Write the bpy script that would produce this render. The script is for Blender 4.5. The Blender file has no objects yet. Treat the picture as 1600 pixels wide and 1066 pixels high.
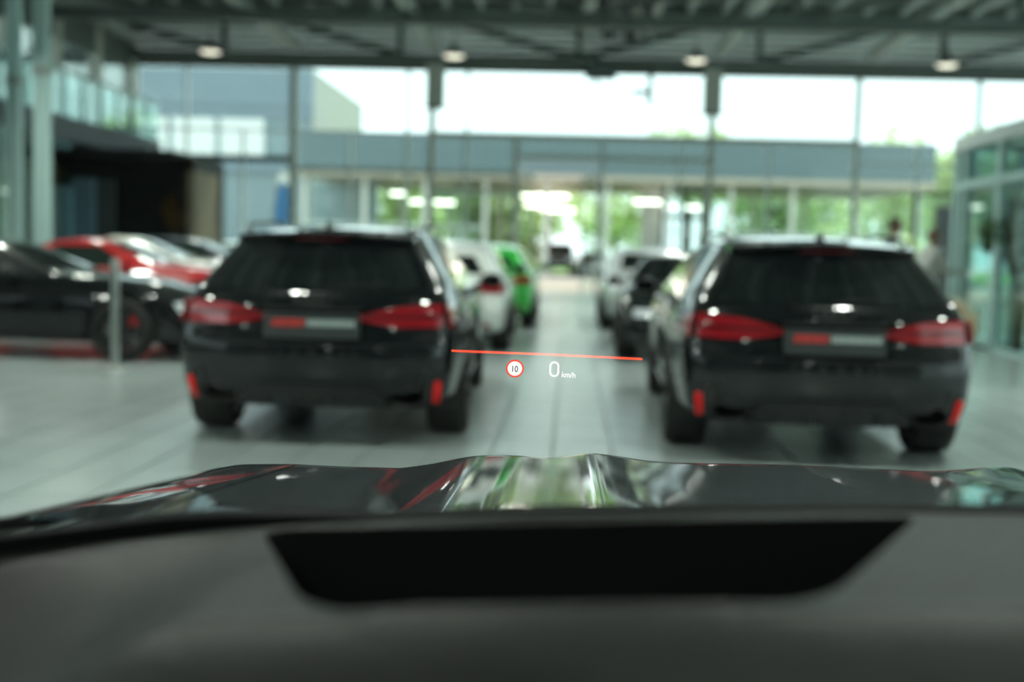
import bpy, bmesh, math, random
import numpy as np
from mathutils import Vector, Matrix, Euler
random.seed(7)
SC = bpy.context.scene
C = SC.collection
PI = math.pi

# ------------------------------------------------------------------ camera, sky, sun, exposure
FPX, CAMH = 1850.0, 1.33
ROLL, PITCH = 0.026, math.atan(140 / FPX)
YAW = math.atan(86.4 / FPX * math.cos(PITCH))
cam_data = bpy.data.cameras.new('camera')
cam_data.sensor_width = 36.0
cam_data.lens = 36.0 * FPX / 1600.0
cam_data.clip_start = 0.02
cam_data.clip_end = 600
cam_data.dof.use_dof = True
cam_data.dof.aperture_fstop = 2.05
cam = bpy.data.objects.new('camera', cam_data)
C.objects.link(cam)
RM = (Matrix.Rotation(YAW, 4, 'Z') @ Matrix.Rotation(PI / 2 - PITCH, 4, 'X') @ Matrix.Rotation(ROLL, 4, 'Z'))
cam.matrix_world = Matrix.Translation((0, 0, CAMH)) @ RM
SC.camera = cam

world = bpy.data.worlds.new('sky')
SC.world = world
world.use_nodes = True
wn = world.node_tree
bgn = wn.nodes['Background']
bgn.inputs['Color'].default_value = (0.86, 0.97, 1.0, 1)
bgn.inputs['Strength'].default_value = 1.75

sun_d = bpy.data.lights.new('sun', 'SUN')
sun_d.energy = 7.0
sun_d.angle = 0.02
sun_d.color = (1.0, 0.94, 0.84)
sun = bpy.data.objects.new('sun', sun_d)
C.objects.link(sun)
sun.rotation_euler = Euler((math.radians(-24), math.radians(14), 0))

SC.view_settings.view_transform = 'Standard'
SC.view_settings.look = 'None'
SC.view_settings.exposure = 0.55
SC.view_settings.gamma = 1.0
SC.view_settings.use_curve_mapping = False
SC.cycles.max_bounces = 10
SC.cycles.transparent_max_bounces = 20
SC.cycles.use_denoising = True
SC.cycles.caustics_reflective = False
SC.cycles.caustics_refractive = False
SC.cycles.sample_clamp_indirect = 12


def ray(px, py):
    d = Vector(((px - 800) / FPX, -(py - 533) / FPX, -1.0))
    return RM.to_3x3() @ d


YH = 1.92                     # distance of the head-up display image
cam_data.dof.focus_distance = YH / ray(866, 578).y


def A(px, py, Y):
    """point seen at pixel (px,py) on the plane y = Y"""
    d = ray(px, py)
    t = Y / d.y
    return Vector((d.x * t, Y, CAMH + d.z * t))


def G(px, py, z=0.0):
    d = ray(px, py)
    t = (z - CAMH) / d.z
    return Vector((d.x * t, d.y * t, z))


# ------------------------------------------------------------------ materials
def mat(name, base, rough=0.5, metal=0.0, coat=0.0, emit=None, estr=0.0, var=0.0, vscale=8.0,
        bump=0.0, bscale=60.0, spec=0.5, trans=0.0, ior=1.45, coat_rough=0.03, stretch=None, sheen=0.0, subsurf=0):
    m = bpy.data.materials.new(name)
    m.use_nodes = True
    nt = m.node_tree
    b = nt.nodes['Principled BSDF']
    b.inputs['Base Color'].default_value = (*base, 1)
    b.inputs['Roughness'].default_value = rough
    b.inputs['Metallic'].default_value = metal
    b.inputs['Coat Weight'].default_value = coat
    b.inputs['Coat Roughness'].default_value = coat_rough
    b.inputs['Specular IOR Level'].default_value = spec
    b.inputs['IOR'].default_value = ior
    b.inputs['Transmission Weight'].default_value = trans
    if sheen:
        b.inputs['Sheen Weight'].default_value = sheen
    if emit:
        b.inputs['Emission Color'].default_value = (*emit, 1)
        b.inputs['Emission Strength'].default_value = estr
    if var > 0 or bump > 0:
        tc = nt.nodes.new('ShaderNodeTexCoord')
        mp = nt.nodes.new('ShaderNodeMapping')
        nt.links.new(tc.outputs['Object'], mp.inputs['Vector'])
        if stretch:
            mp.inputs['Scale'].default_value = stretch
        nz = nt.nodes.new('ShaderNodeTexNoise')
        nz.inputs['Scale'].default_value = vscale
        nz.inputs['Detail'].default_value = 4
        nt.links.new(mp.outputs['Vector'], nz.inputs['Vector'])
        if var > 0:
            mx = nt.nodes.new('ShaderNodeMix')
            mx.data_type = 'RGBA'
            mx.inputs[6].default_value = (*[max(0, c * (1 - var)) for c in base], 1)
            mx.inputs[7].default_value = (*[min(1, c * (1 + var)) for c in base], 1)
            nt.links.new(nz.outputs['Fac'], mx.inputs[0])
            nt.links.new(mx.outputs[2], b.inputs['Base Color'])
        if bump > 0:
            n2 = nt.nodes.new('ShaderNodeTexNoise')
            n2.inputs['Scale'].default_value = bscale
            nt.links.new(mp.outputs['Vector'], n2.inputs['Vector'])
            bp = nt.nodes.new('ShaderNodeBump')
            bp.inputs['Strength'].default_value = bump
            bp.inputs['Distance'].default_value = 0.01
            nt.links.new(n2.outputs['Fac'], bp.inputs['Height'])
            nt.links.new(bp.outputs['Normal'], b.inputs['Normal'])
    return m


def glass_mat(name, tint=(0.93, 0.98, 0.96), refl=0.6, ior=1.5, rough=0.0):
    m = bpy.data.materials.new(name)
    m.use_nodes = True
    nt = m.node_tree
    nt.nodes.remove(nt.nodes['Principled BSDF'])
    out = nt.nodes['Material Output']
    tr = nt.nodes.new('ShaderNodeBsdfTransparent')
    tr.inputs['Color'].default_value = (*tint, 1)
    gl = nt.nodes.new('ShaderNodeBsdfGlossy')
    gl.inputs['Roughness'].default_value = rough
    fr = nt.nodes.new('ShaderNodeFresnel')
    fr.inputs['IOR'].default_value = ior
    ml = nt.nodes.new('ShaderNodeMath')
    ml.operation = 'MULTIPLY'
    ml.inputs[1].default_value = refl
    nt.links.new(fr.outputs[0], ml.inputs[0])
    mx = nt.nodes.new('ShaderNodeMixShader')
    nt.links.new(ml.outputs[0], mx.inputs[0])
    nt.links.new(tr.outputs[0], mx.inputs[1])
    nt.links.new(gl.outputs[0], mx.inputs[2])
    nt.links.new(mx.outputs[0], out.inputs['Surface'])
    return m


def projected_light_mat(name, col, strength, through=(0.6, 0.6, 0.6)):
    """light image of a head-up display: adds its light to what lies behind"""
    m = bpy.data.materials.new(name)
    m.use_nodes = True
    nt = m.node_tree
    nt.nodes.remove(nt.nodes['Principled BSDF'])
    out = nt.nodes['Material Output']
    tr = nt.nodes.new('ShaderNodeBsdfTransparent')
    tr.inputs['Color'].default_value = (*through, 1)
    em = nt.nodes.new('ShaderNodeEmission')
    em.inputs['Color'].default_value = (*col, 1)
    em.inputs['Strength'].default_value = strength
    ad = nt.nodes.new('ShaderNodeAddShader')
    nt.links.new(tr.outputs[0], ad.inputs[0])
    nt.links.new(em.outputs[0], ad.inputs[1])
    nt.links.new(ad.outputs[0], out.inputs['Surface'])
    return m


M = {}
M['black_paint'] = mat('black_paint', (0.003, 0.005, 0.0055), 0.3, 0.0, 1.0, spec=0.06)
M['bonnet_paint'] = mat('bonnet_paint', (0.003, 0.004, 0.005), 0.3, 0.0, 1.0, coat_rough=0.03, spec=0.06)
M['white_paint'] = mat('white_paint', (0.62, 0.66, 0.62), 0.3, 0.0, 1.0)
M['cream_paint'] = mat('cream_paint', (0.60, 0.60, 0.50), 0.3, 0.0, 1.0)
M['green_paint'] = mat('green_paint', (0.03, 0.42, 0.05), 0.3, 0.0, 1.0)
M['red_paint'] = mat('red_paint', (0.62, 0.010, 0.014), 0.3, 0.0, 1.0)
M['silver_paint'] = mat('silver_paint', (0.55, 0.60, 0.60), 0.3, 0.3, 1.0)
M['navy_paint'] = mat('navy_paint', (0.010, 0.014, 0.02), 0.3, 0.0, 1.0, spec=0.1)
M['car_glass'] = mat('car_glass', (0.006, 0.009, 0.009), 0.04, spec=0.9)
M['side_glass'] = mat('side_glass', (0.02, 0.035, 0.03), 0.04, spec=0.6)
M['black_trim'] = mat('black_trim', (0.012, 0.014, 0.014), 0.35)
M['plastic'] = mat('plastic', (0.02, 0.022, 0.022), 0.55, bump=0.1, bscale=200)
M['tyre'] = mat('tyre', (0.016, 0.017, 0.016), 0.75, bump=0.3, bscale=60)
M['rim_dark'] = mat('rim_dark', (0.05, 0.052, 0.052), 0.3, 0.8)
M['rim_grey'] = mat('rim_grey', (0.35, 0.36, 0.36), 0.3, 0.9)
M['brake'] = mat('brake', (0.30, 0.29, 0.28), 0.35, 0.9)
M['caliper'] = mat('caliper', (0.55, 0.02, 0.02), 0.4)
M['tail_red'] = mat('tail_red', (0.26, 0.006, 0.011), 0.12, coat=1.0)
M['tail_dark'] = mat('tail_dark', (0.07, 0.004, 0.006), 0.15, coat=1.0)
M['reflector'] = mat('reflector', (0.95, 0.012, 0.012), 0.3, spec=0.4)
M['chrome'] = mat('chrome', (0.7, 0.7, 0.7), 0.12, 1.0)
M['exhaust_dark'] = mat('exhaust_dark', (0.01, 0.01, 0.01), 0.4, 0.5)
M['plate_black'] = mat('plate_black', (0.030, 0.036, 0.036), 0.4)
M['plate_red'] = mat('plate_red', (0.42, 0.03, 0.025), 0.5)
M['plate_white'] = mat('plate_white', (0.33, 0.40, 0.38), 0.5)
M['plate_paper'] = mat('plate_paper', (0.75, 0.78, 0.76), 0.5)
M['lamp_lens'] = mat('lamp_lens', (0.55, 0.6, 0.62), 0.08, coat=1.0)
M['yellow'] = mat('yellow', (0.80, 0.52, 0.02), 0.35)
M['tile'] = mat('tile', (0.285, 0.335, 0.325), 0.24, var=0.10, vscale=1.3, bump=0.05, bscale=12)
M['grout'] = mat('grout', (0.16, 0.18, 0.17), 0.8, var=0.1)
M['steel_dark'] = mat('steel_dark', (0.10, 0.125, 0.115), 0.5, var=0.06, vscale=2)
M['steel_light'] = mat('steel_light', (0.36, 0.40, 0.37), 0.5, var=0.06, vscale=2)
M['mullion'] = mat('mullion', (0.52, 0.54, 0.47), 0.45, 0.2, var=0.05, vscale=3)
M['mullion_light'] = mat('mullion_light', (0.60, 0.66, 0.64), 0.45, 0.1, var=0.05, vscale=3)
M['deck'] = mat('deck', (0.30, 0.34, 0.31), 0.55, var=0.08, vscale=0.6)
M['cladding'] = mat('cladding', (0.74, 0.84, 0.78), 0.55, var=0.05, vscale=0.6)
M['wall_white'] = mat('wall_white', (0.62, 0.66, 0.64), 0.7, var=0.04, vscale=0.5)
M['column_white'] = mat('column_white', (0.44, 0.62, 0.59), 0.5, var=0.03, vscale=1)
M['booth_black'] = mat('booth_black', (0.018, 0.024, 0.024), 0.6, var=0.1, vscale=1)
M['booth_grey'] = mat('booth_grey', (0.075, 0.095, 0.10), 0.6, var=0.06, vscale=1)
M['panel_blue'] = mat('panel_blue', (0.13, 0.22, 0.27), 0.5, var=0.05, vscale=1)
M['panel_sky'] = mat('panel_sky', (0.45, 0.62, 0.78), 0.4, var=0.05, vscale=1)
M['panel_tan'] = mat('panel_tan', (0.24, 0.20, 0.125), 0.6, var=0.1, vscale=3, stretch=(6, 1, 1))
M['pane'] = glass_mat('pane', (0.90, 0.955, 0.94), 0.55)
M['pane_teal'] = glass_mat('pane_teal', (0.80, 0.94, 0.92), 0.6)
M['windscreen'] = glass_mat('windscreen', (0.93, 0.985, 0.965), 0.10)
M['lamp_metal'] = mat('lamp_metal', (0.10, 0.11, 0.10), 0.4, 0.6)
M['lamp_glow'] = mat('lamp_glow', (0.9, 0.88, 0.8), 0.4, emit=(1.0, 0.90, 0.72), estr=1.1)
M['strip_glow'] = mat('strip_glow', (0.9, 0.9, 0.85), 0.4, emit=(1.0, 0.92, 0.80), estr=5.0)
M['asphalt'] = mat('asphalt', (0.23, 0.22, 0.20), 0.85, var=0.12, vscale=0.5)
M['paving'] = mat('paving', (0.17, 0.145, 0.115), 0.8, var=0.10, vscale=1.0)
M['lawn'] = mat('lawn', (0.10, 0.26, 0.04), 0.9, var=0.3, vscale=1.0)
M['fascia'] = mat('fascia', (0.15, 0.21, 0.225), 0.5, var=0.05, vscale=0.3)
M['soffit'] = mat('soffit', (0.48, 0.43, 0.35), 0.7, var=0.04, vscale=0.5)
M['far_wall'] = mat('far_wall', (0.66, 0.66, 0.60), 0.7, var=0.04, vscale=0.3)
M['far_grey'] = mat('far_grey', (0.20, 0.26, 0.30), 0.6, var=0.05, vscale=0.3)
M['far_flank'] = mat('far_flank', (0.30, 0.31, 0.30), 0.8, var=0.03, vscale=0.3)
M['far_white'] = mat('far_white', (0.80, 0.82, 0.80), 0.7, var=0.03, vscale=0.3)
M['far_glass'] = mat('far_glass', (0.20, 0.27, 0.29), 0.08, spec=0.8)
M['dark_frame'] = mat('dark_frame', (0.06, 0.075, 0.075), 0.5)
M['leaf'] = mat('leaf', (0.38, 0.48, 0.24), 0.55, var=0.35, vscale=0.8)
M['leaf_light'] = mat('leaf_light', (0.56, 0.66, 0.30), 0.55, var=0.3, vscale=0.8)
M['leaf_dark'] = mat('leaf_dark', (0.06, 0.15, 0.04), 0.55, var=0.3, vscale=1.5)
M['leaf_dry'] = mat('leaf_dry', (0.30, 0.17, 0.05), 0.6, var=0.3, vscale=3)
M['bark'] = mat('bark', (0.10, 0.07, 0.045), 0.85, var=0.3, vscale=6)
M['dry_grass'] = mat('dry_grass', (0.80, 0.66, 0.44), 0.85, var=0.2, vscale=8)
M['pot'] = mat('pot', (0.55, 0.35, 0.28), 0.6, var=0.08, vscale=5)
M['pot_dark'] = mat('pot_dark', (0.08, 0.08, 0.08), 0.6)
M['brushed'] = mat('brushed', (0.50, 0.53, 0.50), 0.3, 0.9, var=0.05, vscale=30, stretch=(1, 1, 0.1))
M['flag'] = mat('flag', (0.10, 0.32, 0.70), 0.7, var=0.06, vscale=2)
M['dash'] = mat('dash', (0.0145, 0.0165, 0.0140), 0.40, var=0.08, vscale=30, bump=0.25, bscale=350, spec=0.32)
M['dash_dark'] = mat('dash_dark', (0.0012, 0.0015, 0.002), 0.7, spec=0.1)
M['hud_white'] = projected_light_mat('hud_white', (1.0, 0.97, 0.9), 1.0, (0.3, 0.3, 0.3))
M['hud_red'] = projected_light_mat('hud_red', (1.0, 0.045, 0.012), 0.66, (0.97, 0.9, 0.88))
M['hud_ring'] = projected_light_mat('hud_ring', (1.0, 0.05, 0.02), 0.65, (0.25, 0.22, 0.2))
M['hud_ink'] = projected_light_mat('hud_ink', (0.07, 0.08, 0.065), 1.0, (0.0, 0.0, 0.0))
M['skin'] = mat('skin', (0.46, 0.26, 0.18), 0.5, var=0.05)
M['hair'] = mat('hair', (0.05, 0.028, 0.016), 0.6)
M['hair_brown'] = mat('hair_brown', (0.15, 0.075, 0.035), 0.6)
M['shirt_white'] = mat('shirt_white', (0.50, 0.53, 0.49), 0.8, var=0.05)
M['jacket_dark'] = mat('jacket_dark', (0.03, 0.045, 0.055), 0.8, var=0.1)
M['trousers_tan'] = mat('trousers_tan', (0.42, 0.36, 0.25), 0.85, var=0.05)
M['trousers_dark'] = mat('trousers_dark', (0.04, 0.05, 0.07), 0.85)
M['shoe'] = mat('shoe', (0.03, 0.025, 0.02), 0.4)
M['eye'] = mat('eye', (0.03, 0.02, 0.02), 0.2)


# ------------------------------------------------------------------ object helpers
def thing(name, label, cat, loc=(0, 0, 0), rz=0.0, group=None):
    o = bpy.data.objects.new(name, None)
    o.empty_display_size = 0.2
    C.objects.link(o)
    o.location = loc
    o.rotation_euler = (0, 0, rz)
    o['label'] = label
    o['category'] = cat
    if group:
        o['group'] = group
    return o


def tag(o, label, cat, group=None):
    o['label'] = label
    o['category'] = cat
    if group:
        o['group'] = group
    return o


def structure(name, label=None):
    o = bpy.data.objects.new(name, None)
    C.objects.link(o)
    o['kind'] = 'structure'
    if label:
        o['label'] = label
    return o


class MB:
    def __init__(self):
        self.v, self.f = [], []

    def add(self, verts, faces):
        n = len(self.v)
        self.v += [tuple(p) for p in verts]
        self.f += [tuple(i + n for i in f) for f in faces]
        return self

    def box(self, c, s, rot=None):
        x, y, z = [k / 2 for k in s]
        p = [Vector(q) for q in ((-x, -y, -z), (x, -y, -z), (x, y, -z), (-x, y, -z), (-x, -y, z), (x, -y, z), (x, y, z), (-x, y, z))]
        if rot is not None:
            p = [rot @ q for q in p]
        c = Vector(c)
        return self.add([q + c for q in p], [(3, 2, 1, 0), (4, 5, 6, 7), (0, 1, 5, 4), (1, 2, 6, 5), (2, 3, 7, 6), (3, 0, 4, 7)])

    def span(self, a, b):
        a, b = Vector(a), Vector(b)
        return self.box((a + b) / 2, [abs(b[i] - a[i]) for i in range(3)])

    def bar(self, p0, p1, w, h, up=(0, 0, 1)):
        p0, p1 = Vector(p0), Vector(p1)
        d = (p1 - p0)
        L = d.length
        d.normalize()
        u = Vector(up)
        if abs(d.dot(u)) > 0.98:
            u = Vector((0, 1, 0))
        s = d.cross(u).normalized()
        u = s.cross(d)
        r = Matrix((s, d, u)).transposed()
        return self.box((p0 + p1) / 2, (w, L, h), r)

    def tube(self, pts, r, n=10, cap=True):
        pts = [Vector(p) for p in pts]
        rs = r if isinstance(r, (list, tuple)) else [r] * len(pts)
        vs, fs = [], []
        ref = Vector((0.31, 0.17, 0.93))
        for i, p in enumerate(pts):
            d = (pts[min(i + 1, len(pts) - 1)] - pts[max(i - 1, 0)]).normalized()
            s = d.cross(ref)
            if s.length < 1e-3:
                s = d.cross(Vector((1, 0, 0)))
            s.normalize()
            t = d.cross(s)
            for k in range(n):
                a = 2 * PI * k / n
                vs.append(p + (s * math.cos(a) + t * math.sin(a)) * rs[i])
        for i in range(len(pts) - 1):
            for k in range(n):
                k2 = (k + 1) % n
                fs.append((i * n + k, i * n + k2, (i + 1) * n + k2, (i + 1) * n + k))
        if cap:
            fs.append(tuple(range(n - 1, -1, -1)))
            fs.append(tuple((len(pts) - 1) * n + k for k in range(n)))
        return self.add(vs, fs)

    def lathe(self, prof, n=24, axis='z', c=(0, 0, 0), close=False):
        vs, fs = [], []
        c = Vector(c)
        for r, h in prof:
            for k in range(n):
                a = 2 * PI * k / n
                p = (r * math.cos(a), r * math.sin(a), h)
                if axis == 'x':
                    p = (h, r * math.cos(a), r * math.sin(a))
                elif axis == 'y':
                    p = (r * math.cos(a), h, r * math.sin(a))
                vs.append(Vector(p) + c)
        m = len(prof)
        for i in range(m if close else m - 1):
            j = (i + 1) % m
            for k in range(n):
                k2 = (k + 1) % n
                fs.append((i * n + k, i * n + k2, j * n + k2, j * n + k))
        return self.add(vs, fs)

    def ball(self, c, r, n=12, m=8):
        c = Vector(c)
        rr = Vector(r) if not isinstance(r, (int, float)) else Vector((r, r, r))
        vs, fs = [], []
        for i in range(m + 1):
            th = PI * i / m
            for k in range(n):
                a = 2 * PI * k / n
                vs.append(c + Vector((rr.x * math.sin(th) * math.cos(a), rr.y * math.sin(th) * math.sin(a), rr.z * math.cos(th))))
        for i in range(m):
            for k in range(n):
                k2 = (k + 1) % n
                fs.append((i * n + k, (i + 1) * n + k, (i + 1) * n + k2, i * n + k2))
        return self.add(vs, fs)

    def mesh(self, name, material, smooth=False):
        me = bpy.data.meshes.new(name)
        me.from_pydata(self.v, [], self.f)
        me.materials.append(M[material] if isinstance(material, str) else material)
        bm = bmesh.new()
        bm.from_mesh(me)
        bmesh.ops.remove_doubles(bm, verts=bm.verts, dist=1e-5)
        bmesh.ops.recalc_face_normals(bm, faces=bm.faces)
        if smooth:
            for f in bm.faces:
                f.smooth = True
            for e in bm.edges:
                if len(e.link_faces) == 2 and e.calc_face_angle(0) > 0.7:
                    e.smooth = False
        bm.to_mesh(me)
        bm.free()
        return me

    def build(self, name, material, parent=None, smooth=False):
        return link(name, self.mesh(name, material, smooth), parent)


def link(name, me, parent=None, loc=None):
    o = bpy.data.objects.new(name, me)
    C.objects.link(o)
    if parent is not None:
        o.parent = parent
    if loc is not None:
        o.location = loc
    return o


def copy_tree(o, parent=None):
    c = o.copy()
    C.objects.link(c)
    c.parent = parent
    for ch in list(o.children):
        copy_tree(ch, c)
    return c


def sbox(name, a, b, material, parent=None):
    return MB().span(a, b).build(name, material, parent)


# ------------------------------------------------------------------ the hall
YF = G(890, 456).y            # far glazed facade
SF = FPX / YF                 # pixels per metre there
XL, XR, YB, ZC = -19.0, 19.0, -14.0, 9.6
ZH = 7.55                     # window head of far facade

# floor: grout bed with single tiles
floor = sbox('floor', (XL, YB, -0.2), (XR, YF, -0.008), 'grout')
floor['kind'] = 'structure'
TW, TL, JT = 0.40, 0.80, 0.012
X0 = -0.075


def tile_verts(cx, cy):
    hx, hy, b = TW / 2 - JT / 2, TL / 2 - JT / 2, 0.003
    lo = [(-hx, -hy, -0.01), (hx, -hy, -0.01), (hx, hy, -0.01), (-hx, hy, -0.01)]
    hi = [(-hx + b, -hy + b, 0), (hx - b, -hy + b, 0), (hx - b, hy - b, 0), (-hx + b, hy - b, 0)]
    return [(p[0] + cx, p[1] + cy, p[2]) for p in lo + hi], [(4, 5, 6, 7), (0, 1, 5, 4), (1, 2, 6, 5), (2, 3, 7, 6), (3, 0, 4, 7)]


tv, tf = tile_verts(0, 0)
tile_me = MB().add(tv, tf).mesh('tile', 'tile')
field = MB()
near = []
nx0, nx1 = int((XL - X0) / TW) + 1, int((XR - X0) / TW) - 1
for j in range(int((YF - YB) / TL)):
    cy = YB + (j + 0.5) * TL
    for i in range(nx0, nx1):
        cx = X0 + (i + 0.5) * TW
        d = cx + 0.05 * cy
        if 5.9 < cy < 11.6 and (-5.2 < cx < -2.9 or -0.9 < cx < 0.9 or (3.0 < cx < 4.2 and cy < 10) or cy < 8.2 and -5 < cx < 5) and len(near) < 295:
            near.append((cx, cy))
        else:
            v, f = tile_verts(cx, cy)
            field.add(v, f)
for cx, cy in near:
    link('tile', tile_me, floor, (cx, cy, 0))
fo = MB()
fo.v, fo.f = field.v, field.f
me = bpy.data.meshes.new('tile_field')
me.from_pydata(fo.v, [], fo.f)
me.materials.append(M['tile'])
o = link('tile_field', me, floor)
o['kind'] = 'stuff'

# ceiling: trapezoid metal deck
cm = MB()
prof = []
x = XL
while x < XR:
    prof += [(x, ZC), (x + 0.22, ZC), (x + 0.27, ZC + 0.12), (x + 0.44, ZC + 0.12)]
    x += 0.5
vs = [(p[0], YB, p[1]) for p in prof] + [(p[0], YF + 0.6, p[1]) for p in prof]
n = len(prof)
cm.add(vs, [(i, i + 1, n + i + 1, n + i) for i in range(n - 1)])
cm.span((XL, YB, ZC + 0.14), (XR, YF + 0.6, ZC + 0.3))
o = cm.build('ceiling', 'deck')
o['kind'] = 'structure'

ceil_ = bpy.data.objects['ceiling']
pur = MB().span((-.09, YB, ZC - .22), (.09, YF - .1, ZC - .01)).mesh('purlin', 'wall_white')
for xx in np.arange(XL + .9, XR, 1.15):
    link('purlin', pur, ceil_, (xx, 0, 0))

# far facade: cladding band, mullions, transoms, panes
wb = structure('wall_far')
r = 0
z = ZH + 0.02
while z < ZC + 0.1:
    MB().add([(XL, YF + 0.02, z), (XR, YF + 0.02, z), (XR, YF + 0.14, z), (XL, YF + 0.14, z),
              (XL, YF + 0.02, z + 0.19), (XR, YF + 0.02, z + 0.19), (XR, YF + 0.14, z + 0.22), (XL, YF + 0.14, z + 0.22),
              (XL, YF - 0.03, z + 0.03), (XR, YF - 0.03, z + 0.03), (XL, YF - 0.03, z + 0.16), (XR, YF - 0.03, z + 0.16)],
             [(0, 1, 9, 8), (8, 9, 11, 10), (10, 11, 5, 4), (4, 5, 6, 7), (2, 3, 7, 6), (0, 3, 2, 1), (0, 8, 10, 4, 7, 3), (1, 2, 6, 5, 11, 9)]
             ).build('cladding_panel', 'cladding', wb)
    z += 0.225
MB().span((XL, YF - 0.1, ZH - 0.16), (XR, YF + 0.14, ZH + 0.02)).build('window_head', 'steel_dark', wb)


def wx(px, py=250):
    return A(px, py, YF).x


def wz(px, py):
    return A(px, py, YF).z


ZT1, ZT2, ZT3 = wz(900, 214), wz(900, 247), wz(640, 268)
uprights = [(wx(213), 0.16), (wx(292), 0.07), (wx(380), 0.07), (wx(458), 0.26), (wx(548), 0.06), (wx(636), 0.10), (wx(674), 0.22), (wx(728), 0.10),
            (wx(806), 0.20), (wx(940), 0.14), (wx(1062), 0.07), (wx(1110), 0.22), (wx(1200), 0.08), (wx(1337), 0.18), (wx(1432), 0.08), (wx(1525), 0.14), (wx(1590), 0.08), (XR - 0.1, 0.2)]
upper_only = {0, 3, 5, 6, 7, 11, 13, 15, 17, 1}
w1 = structure('window_1')
xs = [u[0] for u in uprights]
for i, (x, w) in enumerate(uprights):
    top = ZH - 0.1 if (i in upper_only) else ZT1
    MB().span((x - w / 2, YF - 0.08, 0), (x + w / 2, YF + 0.08, top)).build('mullion', 'mullion' if i in (3, 6, 8, 11, 13) else 'mullion_light', w1)
MB().span((xs[6], YF - 0.06, ZT1 - 0.09), (xs[13], YF + 0.07, ZT1 + 0.09)).build('transom', 'mullion', w1)
MB().span((xs[0], YF - 0.05, ZT1 - 0.03), (xs[6], YF + 0.05, ZT1 + 0.03)).build('transom', 'mullion_light', w1)
MB().span((xs[8], YF - 0.05, ZT2 - 0.07), (xs[11], YF + 0.05, ZT2 + 0.07)).build('transom', 'mullion', w1)
MB().span((xs[3], YF - 0.05, ZT3 - 0.08), (xs[8], YF + 0.05, ZT3 + 0.08)).build('transom', 'mullion_light', w1)
MB().span((xs[13], YF - 0.04, ZT2 - 0.03), (XR, YF + 0.04, ZT2 + 0.03)).build('transom', 'mullion_light', w1)
MB().span((xs[6], YF - 0.05, wz(740, 301) - 0.06), (xs[8], YF + 0.05, wz(740, 301) + 0.06)).build('transom', 'mullion_light', w1)
MB().span((xs[0], YF - 0.05, wz(400, 252) - .02), (xs[3], YF + 0.06, wz(400, 252) + .20)).build('transom', 'booth_black', w1)
MB().span((xs[0], YF - 0.06, 0), (xs[8], YF + 0.06, 0.12)).build('sill', 'mullion', w1)
MB().span((xs[9], YF - 0.06, 0), (XR, YF + 0.06, 0.12)).build('sill', 'mullion', w1)
# panes between neighbouring uprights
lowx = [(xs[i], xs[i + 1]) for i in range(len(xs) - 1)]
for k, (a, b) in enumerate(lowx):
    if k == 8:                       # open sliding door way
        sbox('pane', (a + .1, YF - 0.008, ZT2 + .07), (b - .07, YF + 0.008, ZT1 - .09), 'pane', w1)
        continue
    sbox('pane', (a + .04, YF - 0.008, 0.12), (b - .04, YF + 0.008, ZT1 - .05), 'pane', w1)
upx = [xs[i] for i in sorted(upper_only)]
for a, b in zip(upx[:-1], upx[1:]):
    sbox('pane', (a + .04, YF - 0.008, ZT1 + .05), (b - .04, YF + 0.008, ZH - .16), 'pane', w1)
sbox('wall_far_left', (XL, YF - 0.05, 0), (xs[0], YF + 0.1, ZH), 'wall_white')['kind'] = 'structure'
# swing door in the facade right part
d1 = structure('door_1')
da, db, dz = wx(1432), wx(1492), wz(1460, 302)
for a, b in (((da - .08, YF - .14, 0), (da + .08, YF - .08, dz)), ((db - .05, YF - .14, 0), (db + .05, YF - .08, dz)), ((da, YF - .14, dz - .1), (db, YF - .08, dz))):
    sbox('door_frame', a, b, 'dark_frame', d1)
sbox('pane', (da + .08, YF - .115, 0.05), (db - .05, YF - .105, dz - .1), 'pane', d1)
# half-open sliding door leaves of the middle entrance
d2 = structure('door_2')
for a in (xs[8] + 0.12, xs[9] - 0.62):
    for s in ((a, a + .06), (a + .46, a + .52)):
        sbox('door_frame', (s[0], YF + .1, 0.02), (s[1], YF + .16, ZT2 - 0.7), 'mullion_light', d2)
    sbox('door_frame', (a, YF + .1, ZT2 - 0.7), (a + .52, YF + .16, ZT2 - 0.6), 'mullion_light', d2)
    sbox('pane', (a + .06, YF + .125, 0.05), (a + .46, YF + .135, ZT2 - .7), 'pane', d2)

# right wall: glazed, with posts
w2 = structure('window_2')
yy = YB
sbox('rail', (XR - .1, YB, 0), (XR + .1, YF, 0.3), 'mullion', w2)
sbox('rail', (XR - .1, YB, 4.9), (XR + .1, YF, 5.1), 'mullion', w2)
sbox('rail', (XR - .1, YB, ZC - 1.2), (XR + .1, YF, ZC + .1), 'cladding', w2)
while yy < YF:
    sbox('mullion', (XR - .1, yy - .08, 0), (XR + .1, yy + .08, ZC - 1.2), 'mullion', w2)
    y2 = min(yy + 3.2, YF)
    for za, zb in ((0.3, 4.9), (5.1, ZC - 1.2)):
        sbox('pane', (XR - .01, yy + .08, za), (XR + .01, y2 - .08, zb), 'pane', w2)
    yy += 3.2

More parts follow.
